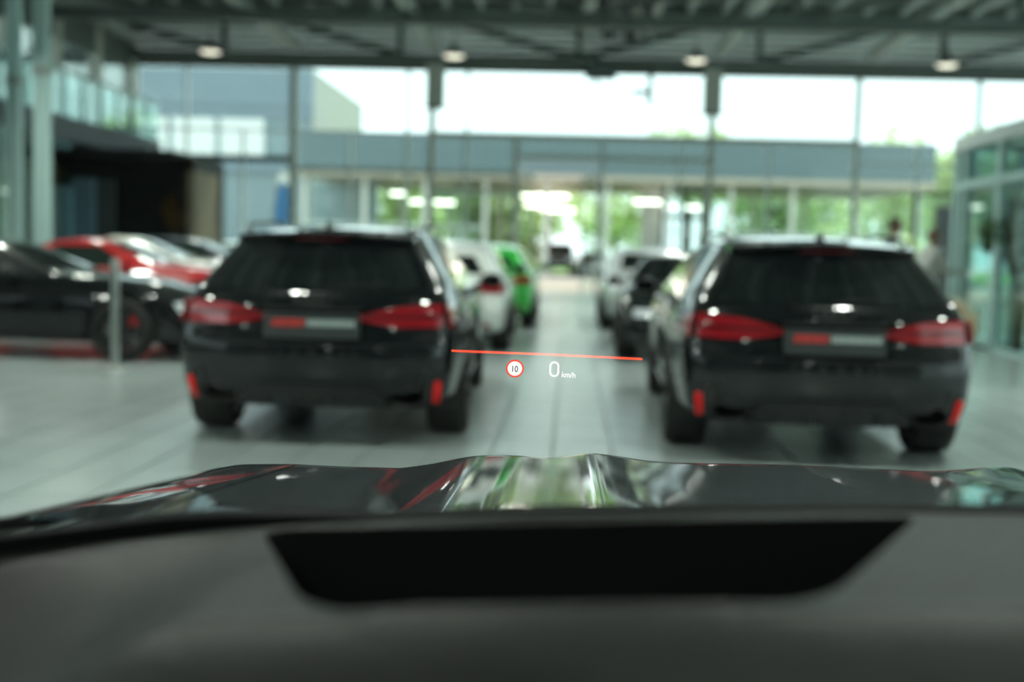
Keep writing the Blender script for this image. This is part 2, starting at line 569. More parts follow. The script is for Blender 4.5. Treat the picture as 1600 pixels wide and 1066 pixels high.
# left wall: solid below, window band above
YM0, XM, XG = 12.0, -14.3, -15.1
sbox('wall_left_low', (XL - .2, YB, 0), (XL, YF, 4.6), 'wall_white')['kind'] = 'structure'
w3 = structure('window_3')
sbox('rail', (XG - .2, YB, 4.6), (XG, YF, 5.0), 'mullion', w3)
sbox('rail', (XG - .2, YB, 7.2), (XG, YF, 8.1), 'steel_dark', w3)
sbox('rail', (XG - .25, YB, 8.1), (XG + .06, YF, 8.4), 'mullion_light', w3)
sbox('rail', (XG - .2, YB, 8.4), (XG, YF, ZC + .1), 'deck', w3)
yy = YF - 0.3
while yy > YB:
    sbox('mullion', (XG - .25, yy - .24, 5.0), (XG + .05, yy + .24, 8.1), 'mullion', w3)
    sbox('pane', (XG - .11, yy - 2.76, 5.0), (XG - .09, yy - .24, 7.2), 'pane', w3)
    yy -= 3.0

# rear wall behind the car: pale ribs between tall dark bays
wr_ = structure('wall_near')
sbox('backing', (XL, YB - .3, 0), (XR, YB, ZC + .1), 'booth_grey', wr_)
x = XL + 0.6
while x < XR:
    sbox('rib', (x, YB, 0.4), (x + 0.45, YB + .12, 6.0), 'wall_white', wr_)
    x += 1.5

# ------------------------------------------------------------------ roof trusses
XC = wx(903, 110)


def truss(Y, label):
    t = thing('roof_truss', label, 'roof truss', (0, Y, ZH))
    z0, z1 = 0.18, ZC - ZH - 0.16
    L0, L1 = XL + .4, XR - .4
    MB().span((L0, -.16, 0.02), (L1, .16, 0.34)).build('bottom_chord', 'steel_dark', t)
    MB().span((L0, -.13, z1 - .12), (L1, .13, z1 + .14)).build('top_chord', 'steel_dark', t)
    P = 6.0
    ks = [k for k in range(-3, 4) if L0 < XC + k * P < L1]
    for k in ks:
        x = XC + k * P
        MB().bar((x, 0, z0), (x, 0, z1), 0.18, 0.18).build('post', 'steel_dark', t)
        s = 1 if k >= 0 else -1
        if k >= 0 and x + P < L1 + 3:
            e = min(x + P, L1)
            MB().bar((x, 0, z0 + .1), (e, 0, z0 + .1 + (z1 - z0 - .1) * (e - x) / P), 0.14, 0.2).build('diagonal', 'steel_dark', t)
        if k <= 0 and x - P > L0 - 3:
            e = max(x - P, L0)
            MB().bar((x, 0, z0 + .1), (e, 0, z0 + .1 + (z1 - z0 - .1) * (x - e) / P), 0.14, 0.2).build('diagonal', 'steel_dark', t)
    return t


YT = YF - 0.45
DT = 6.8
truss(YT, 'grey steel truss right above the tall glass front')
truss(YT - DT, 'grey steel truss one bay inside the glass front')
for k, w_ in enumerate(('two', 'three', 'four', 'five', 'six'), 2):
    truss(YT - DT * k, 'grey steel truss further inside the hall, ' + w_ + ' bays from the glass front')
for X, side in ((wx(1120, 104), 'right of the pipes'), (wx(1352, 108), 'far right of the pipes'), (wx(683, 96), 'left of the pipes'), (wx(470, 96), 'far left of the pipes'), (wx(240, 90), 'next to the gallery windows')):
    o = sbox('roof_beam', (X - .16, YB, ZH + .36), (X + .16, YT - .2, ZH + .60), 'steel_light')
    tag(o, 'pale steel roof beam running along the hall, ' + side, 'roof beam')
# pipes and ducts running along the hall
for i, (dx, r, z, m, lb) in enumerate(((0.3, .20, 8.6, 'steel_light', 'pale round ceiling duct beside the dark pipes'), (1.0, .24, 8.7, 'booth_grey', 'thick dark round ceiling pipe along the hall'), (1.7, .22, 8.65, 'lamp_metal', 'dark metallic ceiling pipe between two other pipes'), (2.3, .14, 8.6, 'steel_light', 'thin pale ceiling pipe at the edge of the pipe bundle'))):
    p = MB().tube([(XC + dx, YB, z), (XC + dx, YF - .3, z)], r, 14).build('ceiling_pipe', m, None, True)
    tag(p, lb, 'pipe')
    for yb in np.arange(YB + 4.2, YF - 1, 8.4):
        MB().bar((XC + dx, yb, z + r * .6), (XC + dx, yb, ZC), .04, .04).build('hanger', 'steel_dark', p)

# hanging stub posts in front of the facade
for px, y1, lb in ((680, 170, 'short grey post hanging from the truss above the left main mullion'), (1112, 180, 'short grey post hanging from the truss above the right main mullion')):
    p = A(px, y1, YF - 0.4)
    t = thing('hanging_post', lb, 'post', (p.x, YF - .4, p.z))
    MB().span((-.30, -.2, .06), (.30, .2, ZH - p.z + .02)).build('shaft', 'mullion', t)
    MB().span((-.34, -.24, 0), (.34, .24, .06)).build('end_plate', 'steel_dark', t)
# cable bracket with pole near the middle
p = A(1015, 166, YF - .45)
t = thing('cable_bracket', 'dark hanging pole with side arm and looping cable under the truss', 'bracket', (p.x, YF - .45, p.z))
MB().bar((0, 0, 0), (0, 0, ZH - p.z + .05), .16, .16).build('pole', 'steel_dark', t)
MB().bar((0, 0, .45), (-.55, 0, .45), .14, .16).build('arm', 'steel_dark', t)
q = [A(*c, YF - .45) - p for c in ((930, 124), (932, 134), (942, 143), (960, 146), (985, 146), (1000, 146))]
MB().tube(q, .045, 8).build('cable', 'black_trim', t, True)
q = [A(x, y, YF - .45) - p for x, y in ((915, 112), (962, 124))]
MB().span((q[0].x, -.2, q[1].z), (q[1].x, .2, ZH - p.z + .1)).build('junction_box', 'steel_dark', t)

# pendant lamps
ZL = 6.10
pend0 = None


def make_pendant():
    t = thing('pendant_lamp', 'round white pendant lamp hanging from the hall roof', 'lamp', (0, 0, ZL), 0, 'pendant lamps under the roof')
    MB().lathe([(0.0, .30), (.06, .30), (.08, .22), (.13, .14), (.26, .05), (.285, 0.0), (.27, 0.0), (.25, .04), (.0, .06)], 28).build('shade', 'lamp_metal', t, True)
    MB().lathe([(0.0, -.05), (.12, -.045), (.21, -.02), (.265, .012), (.24, .03), (0, .035)], 28).build('diffuser', 'lamp_glow', t, True)
    MB().tube([(0, 0, .29), (0, 0, ZC + .13 - ZL)], .012, 6).build('rod', 'lamp_metal', t)
    ld = bpy.data.lights.new('lamp_light', 'AREA')
    ld.shape, ld.size, ld.energy, ld.spread, ld.color = 'DISK', 0.42, 150.0, math.radians(150), (0.97, 1.0, 0.92)
    lo = link('lamp_light', ld, t, (0, 0, -.07))
    return t


rows = [29.6, 21.2, 12.8, 4.4, -4.0, -10.5]
first = True
for yy in rows:
    for xx in (-16.0, -9.1, -3.0, 2.95, 9.0, 15.4):
        if abs(xx) > 15 and (yy < 25 or xx < 0):
            continue
        if first:
            t = pend0 = make_pendant()
            first = False
        else:
            t = copy_tree(pend0)
        t.location = (xx, yy, ZL)
        t['label'] = 'pendant lamp ' + {-9.1: 'on the gallery side of the hall', -3.0: 'between gallery and pipes', 2.95: 'just past the pipes', 9.0: 'on the vestibule side of the hall', 15.4: 'by the side glass wall'}[xx] + ', ' + ['first', 'second', 'third', 'fourth', 'fifth', 'sixth'][rows.index(yy)] + ' row from the glass front'

# ------------------------------------------------------------------ left side: gallery, booth, columns
zs = A(205, 222, YF).z            # gallery slab underside
sl = thing('gallery', 'upper gallery slab with dark edge and glass railing along the left wall', 'gallery', (XM, 0, zs))
MB().span((XL - XM, YM0, -.45), (0, YF, 0)).build('slab', 'booth_grey', sl)
MB().span((-.02, YM0, -.62), (.06, YF, .04)).build('edge_board', 'booth_grey', sl)
zr = A(195, 147, 38.1).z - zs
MB().tube([(0, YM0, zr), (0, YF, zr)], .05, 10).build('handrail', 'column_white', sl, True)
y = YM0 + .2
while y < YF:
    MB().bar((0.02, y, .0), (.02, y, zr - .04), .05, .07).build('baluster', 'column_white', sl)
    y2 = min(y + 1.3, YF)
    sbox('railing_pane', (-.008, y + .06, .06), (.008, y2 - .06, zr - .1), 'pane_teal', sl)
    y += 1.3

# dark booth below the gallery against the facade
bx0, bx1 = wx(208), wx(350)
bz = A(280, 249, YF - 3).z
bt = thing('display_booth', 'black open-fronted booth in the corner below the gallery', 'booth', (0, YF - 2, 0))
MB().span((XL + .1, -3.2, bz), (bx1, 1.9, max(bz + .06, zs - .65))).build('roof', 'booth_black', bt)
MB().span((XL + .1, 1.75, 0.01), (bx1, 1.9, bz)).build('back_panel', 'booth_black', bt)
MB().span((bx1 - .25, -1.2, 0.01), (bx1, 1.45, bz)).build('side_panel', 'panel_tan', bt)
MB().span((bx1 - .30, 1.45, 0.01), (bx1 + .04, 1.9, bz)).build('corner_post', 'booth_black', bt)
MB().span((bx1 - .27, -1.2, bz - .35), (bx1 + .02, 1.45, bz)).build('lintel', 'booth_black', bt)
pa = A(110, 278, YF - 5)
pb = A(146, 278, YF - 5)
sbox('partition', (pa.x, YF - 5, 0), (pb.x, YF - 4.8, pa.z), 'panel_blue')
tag(bpy.data.objects['partition'], 'grey-blue partition panel standing under the gallery', 'partition')
pa, pb = A(74, 290, YF - 6), A(109, 290, YF - 6)
sbox('display_wall', (pa.x, YF - 6, 0), (pb.x, YF - 5.8, pa.z), 'panel_sky')
tag(bpy.data.objects['display_wall'], 'light blue display wall beside the grey-blue partition', 'partition')
pa, pb = A(146, 280, YF - 3.4), A(178, 280, YF - 3.4)
sbox('partition', (pa.x, YF - 3.4, 0), (pb.x, YF - 3.2, pa.z), 'booth_grey')
tag(bpy.data.objects['partition.001'], 'dark brown-grey partition in front of the black booth', 'partition')
# glazing of the ground floor offices, left of the columns
w4 = structure('window_4')
for y in np.arange(16.0, YF - 8, 2.2):
    sbox('mullion', (XM - .06, y - .06, 0), (XM + .06, y + .06, zs - .62), 'column_white', w4)
    sbox('pane', (XM - .01, y + .06, .1), (XM + .01, y + 2.14, zs - .64), 'pane_teal', w4)
# pale columns
for (pxa, pxb, Yc, lb) in ((14, 33, 25.5, 'pale steel column nearest the office glazing'), (56, 77, 24.0, 'wider pale steel column in front of the gallery')):
    c = A((pxa + pxb) / 2, 300, Yc)
    w = (pxb - pxa) * Yc / FPX
    t = thing('column', lb, 'column', (c.x, Yc, 0))
    MB().span((-w / 2, -.12, .04), (w / 2, .12, ZC - .1)).build('shaft', 'column_white', t)
    MB().span((-w / 2 - .08, -w / 2 - .08, 0), (w / 2 + .08, w / 2 + .08, .04)).build('base_plate', 'steel_light', t)
    MB().span((-w / 2 - .03, -.15, zs - .1), (w / 2 + .03, .15, zs + .05)).build('bracket', 'steel_light', t)
    MB().span((-w / 2 - .03, -.15, 6.7), (w / 2 + .03, .15, 6.85)).build('bracket', 'steel_light', t)


# ------------------------------------------------------------------ glass vestibule on the right
vy0, vy1 = 13.0, 20.2
vx0, vx1 = A(1497, 300, vy1).x, A(1497, 300, vy1).x + 3.2
vz = A(1507, 216, vy1).z - .22
vt = thing('glass_vestibule', 'glass entrance vestibule with grey frame and flat roof', 'vestibule', (vx0, vy1, 0))
MB().span((-.08, vy0 - vy1, vz), (vx1 - vx0, .08, vz + .22)).build('roof', 'mullion_light', vt)
zd = A(1500, 292, vy1).z
ys = [0.0, -.42, -2.0, -3.6, -5.2, vy0 - vy1]
for y in ys:
    MB().span((-.06, y - .07, 0), (.06, y + .07, vz)).build('post', 'column_white', vt)
for a, b in zip(ys[:-1], ys[1:]):
    MB().span((-.05, b + .07, zd - .06), (.05, a - .07, zd + .06)).build('rail', 'column_white', vt)
    sbox('pane', (-.008, b + .07, zd + .06), (.008, a - .07, vz), 'pane_teal', vt)
    sbox('pane', (-.008, b + .07, .08), (.008, a - .07, zd - .06), 'pane_teal', vt)
    MB().span((-.05, b + .07, 0), (.05, a - .07, .08)).build('rail', 'column_white', vt)
for x in (1.0, 2.1, 3.2):
    MB().span((x - .06, -.06, 0), (x + .06, .06, vz)).build('post', 'column_white', vt)
for a, b in ((0, 1.0), (1.0, 2.1), (2.1, 3.2)):
    MB().span((a + .06, -.05, zd - .06), (b - .06, .05, zd + .06)).build('rail', 'column_white', vt)
    sbox('pane', (a + .06, -.008, zd + .06), (b - .06, .008, vz), 'pane_teal', vt)
    sbox('pane', (a + .06, -.008, .05), (b - .06, .008, zd - .06), 'pane_teal', vt)


# ------------------------------------------------------------------ cars
class Curve:
    def __init__(s, pts, sm=0.05):
        xs_, ys_ = zip(*pts)
        lo, hi = xs_[0], xs_[-1]
        s.lo, s.hi, N = lo, hi, 300
        pad = 100
        st = (hi - lo) / N
        g = np.linspace(lo - pad * st, hi + pad * st, N + 2 * pad + 1)
        v = np.interp(g, xs_, ys_)
        sl0 = (ys_[1] - ys_[0]) / (xs_[1] - xs_[0])
        sl1 = (ys_[-1] - ys_[-2]) / (xs_[-1] - xs_[-2])
        v = np.where(g < lo, ys_[0] + (g - lo) * sl0, v)
        v = np.where(g > hi, ys_[-1] + (g - hi) * sl1, v)
        k = max(1, int(min(sm / st, 90)))
        ker = np.exp(-0.5 * (np.arange(-k, k + 1) / (k / 2.0)) ** 2)
        v2 = np.convolve(np.pad(v, k, mode='edge'), ker / ker.sum(), 'valid')
        s.g0, s.st, s.v = g[0], st, v2.tolist()

    def __call__(s, x):
        x = min(max(x, s.lo), s.hi)
        t = (x - s.g0) / s.st
        i = int(t)
        f = t - i
        return s.v[i] * (1 - f) + s.v[min(i + 1, len(s.v) - 1)] * f


class Car:
    def __init__(s, L, top, rear, front, side, belt, yr, yf, R, bot=None, tr=.06, tf=.12, tg=.05, crown=.03, kR=.14, kF=.22, flare=.018, wrl=1.5, rnd=(.10, .035, .12)):
        s.L, s.belt, s.yr, s.yf, s.R = L, belt, yr, yf, R
        s.top, s.rs, s.fs, s.sw = Curve(top, .12), Curve(rear, .03), Curve(front, .04), Curve(side, .05)
        s.bot = Curve(bot or [(0, .30), (.5, .22), (1.2, .20), (L - 1, .19), (L, .22)], .1)
        s.H = max(p[1] for p in top)
        s.tr, s.tf, s.tg, s.crown, s.kR, s.kF, s.fl, s.wrl, s.rnd = tr, tf, tg, crown, kR, kF, flare, wrl, rnd

    def hw(s, y0, y, z):
        h = s.sw(z)
        a, b = max(0, 1 - y0 / 1.0), max(0, 1 - (s.L - y0) / 1.1)
        h *= 1 - s.tr * a * a - s.tf * b * b
        if z > s.belt:
            h *= 1 - s.tg * (z - s.belt) / (s.H - s.belt) * max(0, 1 - y0 / 1.8)
        k = min(1, max(0, (s.belt - z) / .25))
        h += s.fl * k * (math.exp(-((y - s.yr) / .45) ** 2) + math.exp(-((y - s.yf) / .45) ** 2))
        return h

    def P(s, a, b, c):
        y0 = (a + 1) / 2 * s.L
        zt, zb = s.top(y0), s.bot(y0)
        cc = (c + 1) / 2
        z = zb + (zt - zb) * cc
        wr = max(0, 1 - y0 / s.wrl) ** 1.3
        wf = max(0, 1 - (s.L - y0) / 1.2) ** 1.3
        y = y0 + s.rs(z) * wr - s.fs(z) * wf
        h = s.hw(y0, y, z)
        ab = abs(b)
        z += s.crown * (1 - b * b) * max(cc, 0) ** 5
        y += s.kR * ab ** 2.6 * wr - s.kF * ab ** 2.4 * wf
        return Vector((b * h, y, z))

    def rear_pt(s, x, z, a=-1):
        y0 = (a + 1) / 2 * s.L
        zt, zb = s.top(y0), s.bot(y0)
        c = (z - zb) / (zt - zb) * 2 - 1
        h = s.hw(y0, 0, z)
        b = max(-1, min(1, x / h))
        p = s.P(a, b, c)
        return Vector((x, p.y, z))

    def side_pt(s, y, z, sg=1):
        lo, hi = -1.0, 1.0
        for _ in range(26):
            a = (lo + hi) / 2
            y0 = (a + 1) / 2 * s.L
            zt, zb = s.top(y0), s.bot(y0)
            p = s.P(a, 1, (z - zb) / max(zt - zb, .01) * 2 - 1)
            if p.y < y:
                lo = a
            else:
                hi = a
        return Vector((sg * p.x, y, z))

    def top_pt(s, x, y):
        lo, hi = -1.0, 1.0
        for _ in range(26):
            a = (lo + hi) / 2
            y0 = (a + 1) / 2 * s.L
            h = s.hw(y0, y0, s.top(y0))
            b = max(-1, min(1, x / h))
            p = s.P(a, b, 1)
            if p.y < y:
                lo = a
            else:
                hi = a
        return Vector((x, y, p.z))

    def body_mesh(s, name, material):
        na, nb, nc = 84, 18, 30
        ra, rb, rc = s.rnd[1], s.rnd[0], s.rnd[2]

        def axis(n, r):
            e = [-1 + r * (1 - math.cos(k / 4 * PI / 2)) * 1.0 for k in range(4)]
            m = n - 8
            inner = [-1 + r + (2 - 2 * r) * k / m for k in range(m + 1)]
            return e + inner + [-q for q in reversed(e)]
        ga, gb, gc = axis(na, ra), axis(nb, rb), axis(nc, rc)
        rv = (ra, rb, rc)

        def rp(p):
            q, d = [], []
            for k in range(3):
                i = max(-1 + rv[k], min(1 - rv[k], p[k]))
                q.append(i)
                d.append((p[k] - i) / rv[k])
            l = math.sqrt(sum(t * t for t in d)) or 1
            return [q[k] + rv[k] * d[k] / l for k in range(3)]
        bm = bmesh.new()
        cache = {}

        def V(p):
            k = tuple(round(t, 6) for t in p)
            if k not in cache:
                a, b, c = rp(p)
                cache[k] = bm.verts.new(s.P(a, b, c))
            return cache[k]
        R = s.R + .045
        zc = s.R

        def quad(ps):
            try:
                return bm.faces.new([V(p) for p in ps])
            except ValueError:
                return None
        sidef = []
        for i in range(na):
            for j in range(nb):
                for c in (-1, 1):
                    quad([(ga[i], gb[j], c), (ga[i + 1], gb[j], c), (ga[i + 1], gb[j + 1], c), (ga[i], gb[j + 1], c)])
            for k in range(nc):
                for b in (-1, 1):
                    f = quad([(ga[i], b, gc[k]), (ga[i + 1], b, gc[k]), (ga[i + 1], b, gc[k + 1]), (ga[i], b, gc[k + 1])])
                    if f:
                        sidef.append(f)
        for j in range(nb):
            for k in range(nc):
                for a in (-1, 1):
                    quad([(a, gb[j], gc[k]), (a, gb[j + 1], gc[k]), (a, gb[j + 1], gc[k + 1]), (a, gb[j], gc[k + 1])])
        kill = set()
        for f in bm.faces:
            for yw in (s.yr, s.yf):
                co = f.calc_center_median()
                if abs(co.x) > .56 and any(math.hypot(v.co.y - yw, v.co.z - zc) < R - .03 for v in f.verts) and co.z < s.R * 2 + .06:
                    kill.add(f)
        bmesh.ops.delete(bm, geom=list(kill), context='FACES')
        for v in bm.verts:
            if abs(v.co.x) > .6:
                for yw in (s.yr, s.yf):
                    dy, dz = v.co.y - yw, v.co.z - zc
                    d = math.hypot(dy, dz)
                    if R - .031 < d < R + .035:
                        v.co.y, v.co.z = yw + dy / d * R, zc + dz / d * R
        bmesh.ops.delete(bm, geom=[v for v in bm.verts if not v.link_faces], context='VERTS')
        bmesh.ops.recalc_face_normals(bm, faces=bm.faces)
        for f in bm.faces:
            f.smooth = True
        me = bpy.data.meshes.new(name)
        bm.to_mesh(me)
        bm.free()
        me.materials.append(M[material])
        return me

    def patch(s, kind, lower, upper, off=.006, nu=14, nv=6, sg=1, mb=None, thick=.012):
        """panel lying on the body: lower/upper polylines in (x,z), (y,z) or (x,y)"""
        def along(pl, t):
            d = [0]
            for p, q in zip(pl[:-1], pl[1:]):
                d.append(d[-1] + math.hypot(q[0] - p[0], q[1] - p[1]))
            x = t * d[-1]
            for i in range(len(pl) - 1):
                if x <= d[i + 1] + 1e-9:
                    f = (x - d[i]) / max(d[i + 1] - d[i], 1e-9)
                    return (pl[i][0] + (pl[i + 1][0] - pl[i][0]) * f, pl[i][1] + (pl[i + 1][1] - pl[i][1]) * f)
            return pl[-1]
        fn = {'rear': s.rear_pt, 'front': lambda x, z: s.rear_pt(x, z, 1), 'side': lambda y, z: s.side_pt(y, z, sg), 'top': s.top_pt}[kind]
        outw = {'rear': Vector((0, -1, 0)), 'front': Vector((0, 1, 0)), 'side': Vector((sg, 0, 0)), 'top': Vector((0, 0, 1))}[kind]
        g = []
        for j in range(nv + 1):
            row = []
            for i in range(nu + 1):
                p, q = along(lower, i / nu), along(upper, i / nu)
                t = j / nv
                row.append(fn(p[0] + (q[0] - p[0]) * t, p[1] + (q[1] - p[1]) * t))
            g.append(row)
        vs, back = [], []
        for j in range(nv + 1):
            for i in range(nu + 1):
                du = g[j][min(i + 1, nu)] - g[j][max(i - 1, 0)]
                dv = g[min(j + 1, nv)][i] - g[max(j - 1, 0)][i]
                nrm = du.cross(dv)
                if nrm.length < 1e-9:
                    nrm = outw.copy()
                nrm.normalize()
                if nrm.dot(outw) < 0:
                    nrm = -nrm
                vs.append(g[j][i] + nrm * off)
                back.append(g[j][i] + nrm * (off - thick))
        W = nu + 1
        fs = [(j * W + i, j * W + i + 1, (j + 1) * W + i + 1, (j + 1) * W + i) for j in range(nv) for i in range(nu)]
        n = len(vs)
        rim = [i for i in range(W)] + [j * W + nu for j in range(1, nv + 1)] + [nv * W + i for i in range(nu - 1, -1, -1)] + [j * W for j in range(nv - 1, 0, -1)]
        fs += [(rim[k], rim[(k + 1) % len(rim)], n + rim[(k + 1) % len(rim)], n + rim[k]) for k in range(len(rim))]
        mb = mb or MB()
        mb.add(vs + back, fs)
        return mb


def wheel_meshes(R, width, rim_mat, spokes=5):
    w = width / 2
    ri = R * .74
    ty = MB().lathe([(ri, -w * .92), (ri + .02, -w), (R - .05, -w * 1.02), (R - .015, -w * .93), (R, -w * .75), (R, -w * .3), (R - .008, -w * .27), (R - .008, -w * .22), (R, -w * .2), (R, w * .2), (R - .008, w * .22), (R - .008, w * .27), (R, w * .3),
                     (R, w * .75), (R - .015, w * .93), (R - .05, w * 1.02), (ri + .02, w), (ri, w * .92)], 40, 'x', close=True).mesh('tyre', 'tyre', True)
    rm = MB().lathe([(ri + .012, w * .9), (ri, w * .95), (ri - .02, w * .85), (ri - .03, 0), (ri - .02, -w * .9), (ri + .01, -w * .9)], 40, 'x')
    for k in range(spokes):
        for dk in (-.13, .13):
            a = 2 * PI * k / spokes + dk
            a2 = 2 * PI * k / spokes + dk * 1.9
            rm.bar((w * .62, .05 * math.cos(a), .05 * math.sin(a)), (w * .84, (ri - .015) * math.cos(a2 * 1.0), (ri - .015) * math.sin(a2)), .035, .045, up=(1, 0, 0))
    rm.lathe([(0, w * .78), (.05, w * .78), (.07, w * .7), (.07, w * .2)], 20, 'x')
    rm = rm.mesh('rim', rim_mat, True)
    bd = MB().lathe([(.05, .03), (ri * .80, .03), (ri * .80, .0), (.05, .0)], 32, 'x', close=True).mesh('brake_disc', 'brake', True)
    cl = MB()
    cl.box((.03, ri * .55, ri * .45), (.09, .10, .16)).box((.03, ri * .62, ri * .30), (.09, .09, .12))
    cl = cl.mesh('brake_caliper', 'caliper')
    return ty, rm, bd, cl


def add_wheels(car, t, rim_mat, hwid, width=.27, spokes=5):
    mt = wheel_meshes(car.R, width, rim_mat, spokes)
    for yw in (car.yr, car.yf):
        for sg in (-1, 1):
            w = link('wheel', mt[0], t, (sg * (hwid - width / 2), yw, car.R))
            if sg < 0:
                w.rotation_euler = (0, 0, PI)
            link('rim', mt[1], w)
            link('brake_disc', mt[2], w)
            link('brake_caliper', mt[3], w)
    R = car.R + .05
    for yw in (car.yr, car.yf):
        for sg in (-1, 1):
            n = 22
            vs = []
            for k in range(n + 1):
                a = -.35 + (PI + .7) * k / n
                for xx in (hwid - .055, hwid - width - .10):
                    vs.append((sg * xx, yw + R * math.cos(a), max(.15, car.R + R * math.sin(a))))
            fs = [(2 * k, 2 * k + 1, 2 * k + 3, 2 * k + 2) for k in range(n)]
            fs.append(tuple(2 * k + 1 for k in range(n + 1)))
            MB().add(vs, fs).build('wheel_arch_liner', 'plastic', t)


def add_mirror(car, t, y, z, material, size=1.0):
    for sg in (-1, 1):
        p = car.side_pt(y, z, sg)
        mb = MB().ball((p.x + sg * .15 * size, y, z + .07), (.105 * size, .085, .07), 14, 10)
        m = mb.build('door_mirror', material, t, True)
        MB().bar((p.x - sg * .02, y + .02, z), (p.x + sg * .10, y + .01, z + .045), .05, .04).build('mirror_arm', 'black_trim', m)
        MB().box((p.x + sg * .15 * size, y - .078, z + .07), (.15 * size, .012, .095)).build('mirror_glass', 'car_glass', m)


def rings(car, t, z, r, material, x0=0.0):
    mb = MB()
    for k in range(4):
        cx = x0 + (k - 1.5) * r * 1.45
        p = car.rear_pt(cx, z)
        nmaj = 18
        pts = []
        for i in range(nmaj + 1):
            a = 2 * PI * i / nmaj
            q = car.rear_pt(cx + r * math.cos(a), z + r * math.sin(a))
            pts.append(q + Vector((0, -.006, 0)))
        mb.tube(pts, .007, 6, cap=False)
    return mb.build('ring_badge', material, t, True)


def show_plate(car, t, z0, z1, hwd, y_off=.012):
    """dark show plate with a slanted red word and a pale word (too blurred to read)"""
    yb = min(car.rear_pt(x, z).y for x in (-hwd, 0, hwd) for z in (z0, z1)) - y_off
    yt = yb
    pl = MB().span((-hwd, yb - .012, z0), (hwd, yb + .05, z1)).build('number_plate', 'plate_black', t)
    h = (z1 - z0)
    zc = z0 + h * .62
    red = MB()
    x = -hwd + .05
    for w in (.045, .065, .06, .045):
        red.add([(x, yb - .015, zc - h * .14), (x + w - .008, yb - .015, zc - h * .14), (x + w + .006, yb - .015, zc + h * .16), (x + .014, yb - .015, zc + h * .16),
                 (x, yb - .012, zc - h * .14), (x + w - .008, yb - .012, zc - h * .14), (x + w + .006, yb - .012, zc + h * .16), (x + .014, yb - .012, zc + h * .16)],
                [(0, 1, 2, 3), (0, 4, 5, 1), (1, 5, 6, 2), (2, 6, 7, 3), (3, 7, 4, 0)])
        x += w
    red.build('red_lettering', 'plate_red', pl)
    wt = MB()
    x += .02
    i = 0
    while x < hwd - .05:
        w = (.030, .026, .032, .024)[i % 4]
        wt.span((x, yb - .015, zc - h * .12), (x + w - .006, yb - .012, zc + h * .13))
        x += w
        i += 1
    wt.build('pale_lettering', 'plate_white', pl)
    return pl


def seam(car, t, kind, pts, sg=1, w=.006, name='panel_gap'):
    """thin dark shut line laid on the body"""
    lo = [(p[0] - w / 2, p[1]) for p in pts]
    hi = [(p[0] + w / 2, p[1]) for p in pts]
    mb = MB()
    mb = car.patch(kind, lo, hi, off=.0015, nu=max(6, 4 * (len(pts) - 1)), nv=1, sg=sg, thick=.004)
    return mb.build(name, 'black_trim', t)


def door_handles(car, t, ys, z, material):
    for y in ys:
        for sg in (-1, 1):
            p = car.side_pt(y, z, sg)
            MB().ball((p.x + sg * .012, y, z), (.018, .10, .016), 10, 6).build('door_handle', material, t, True)


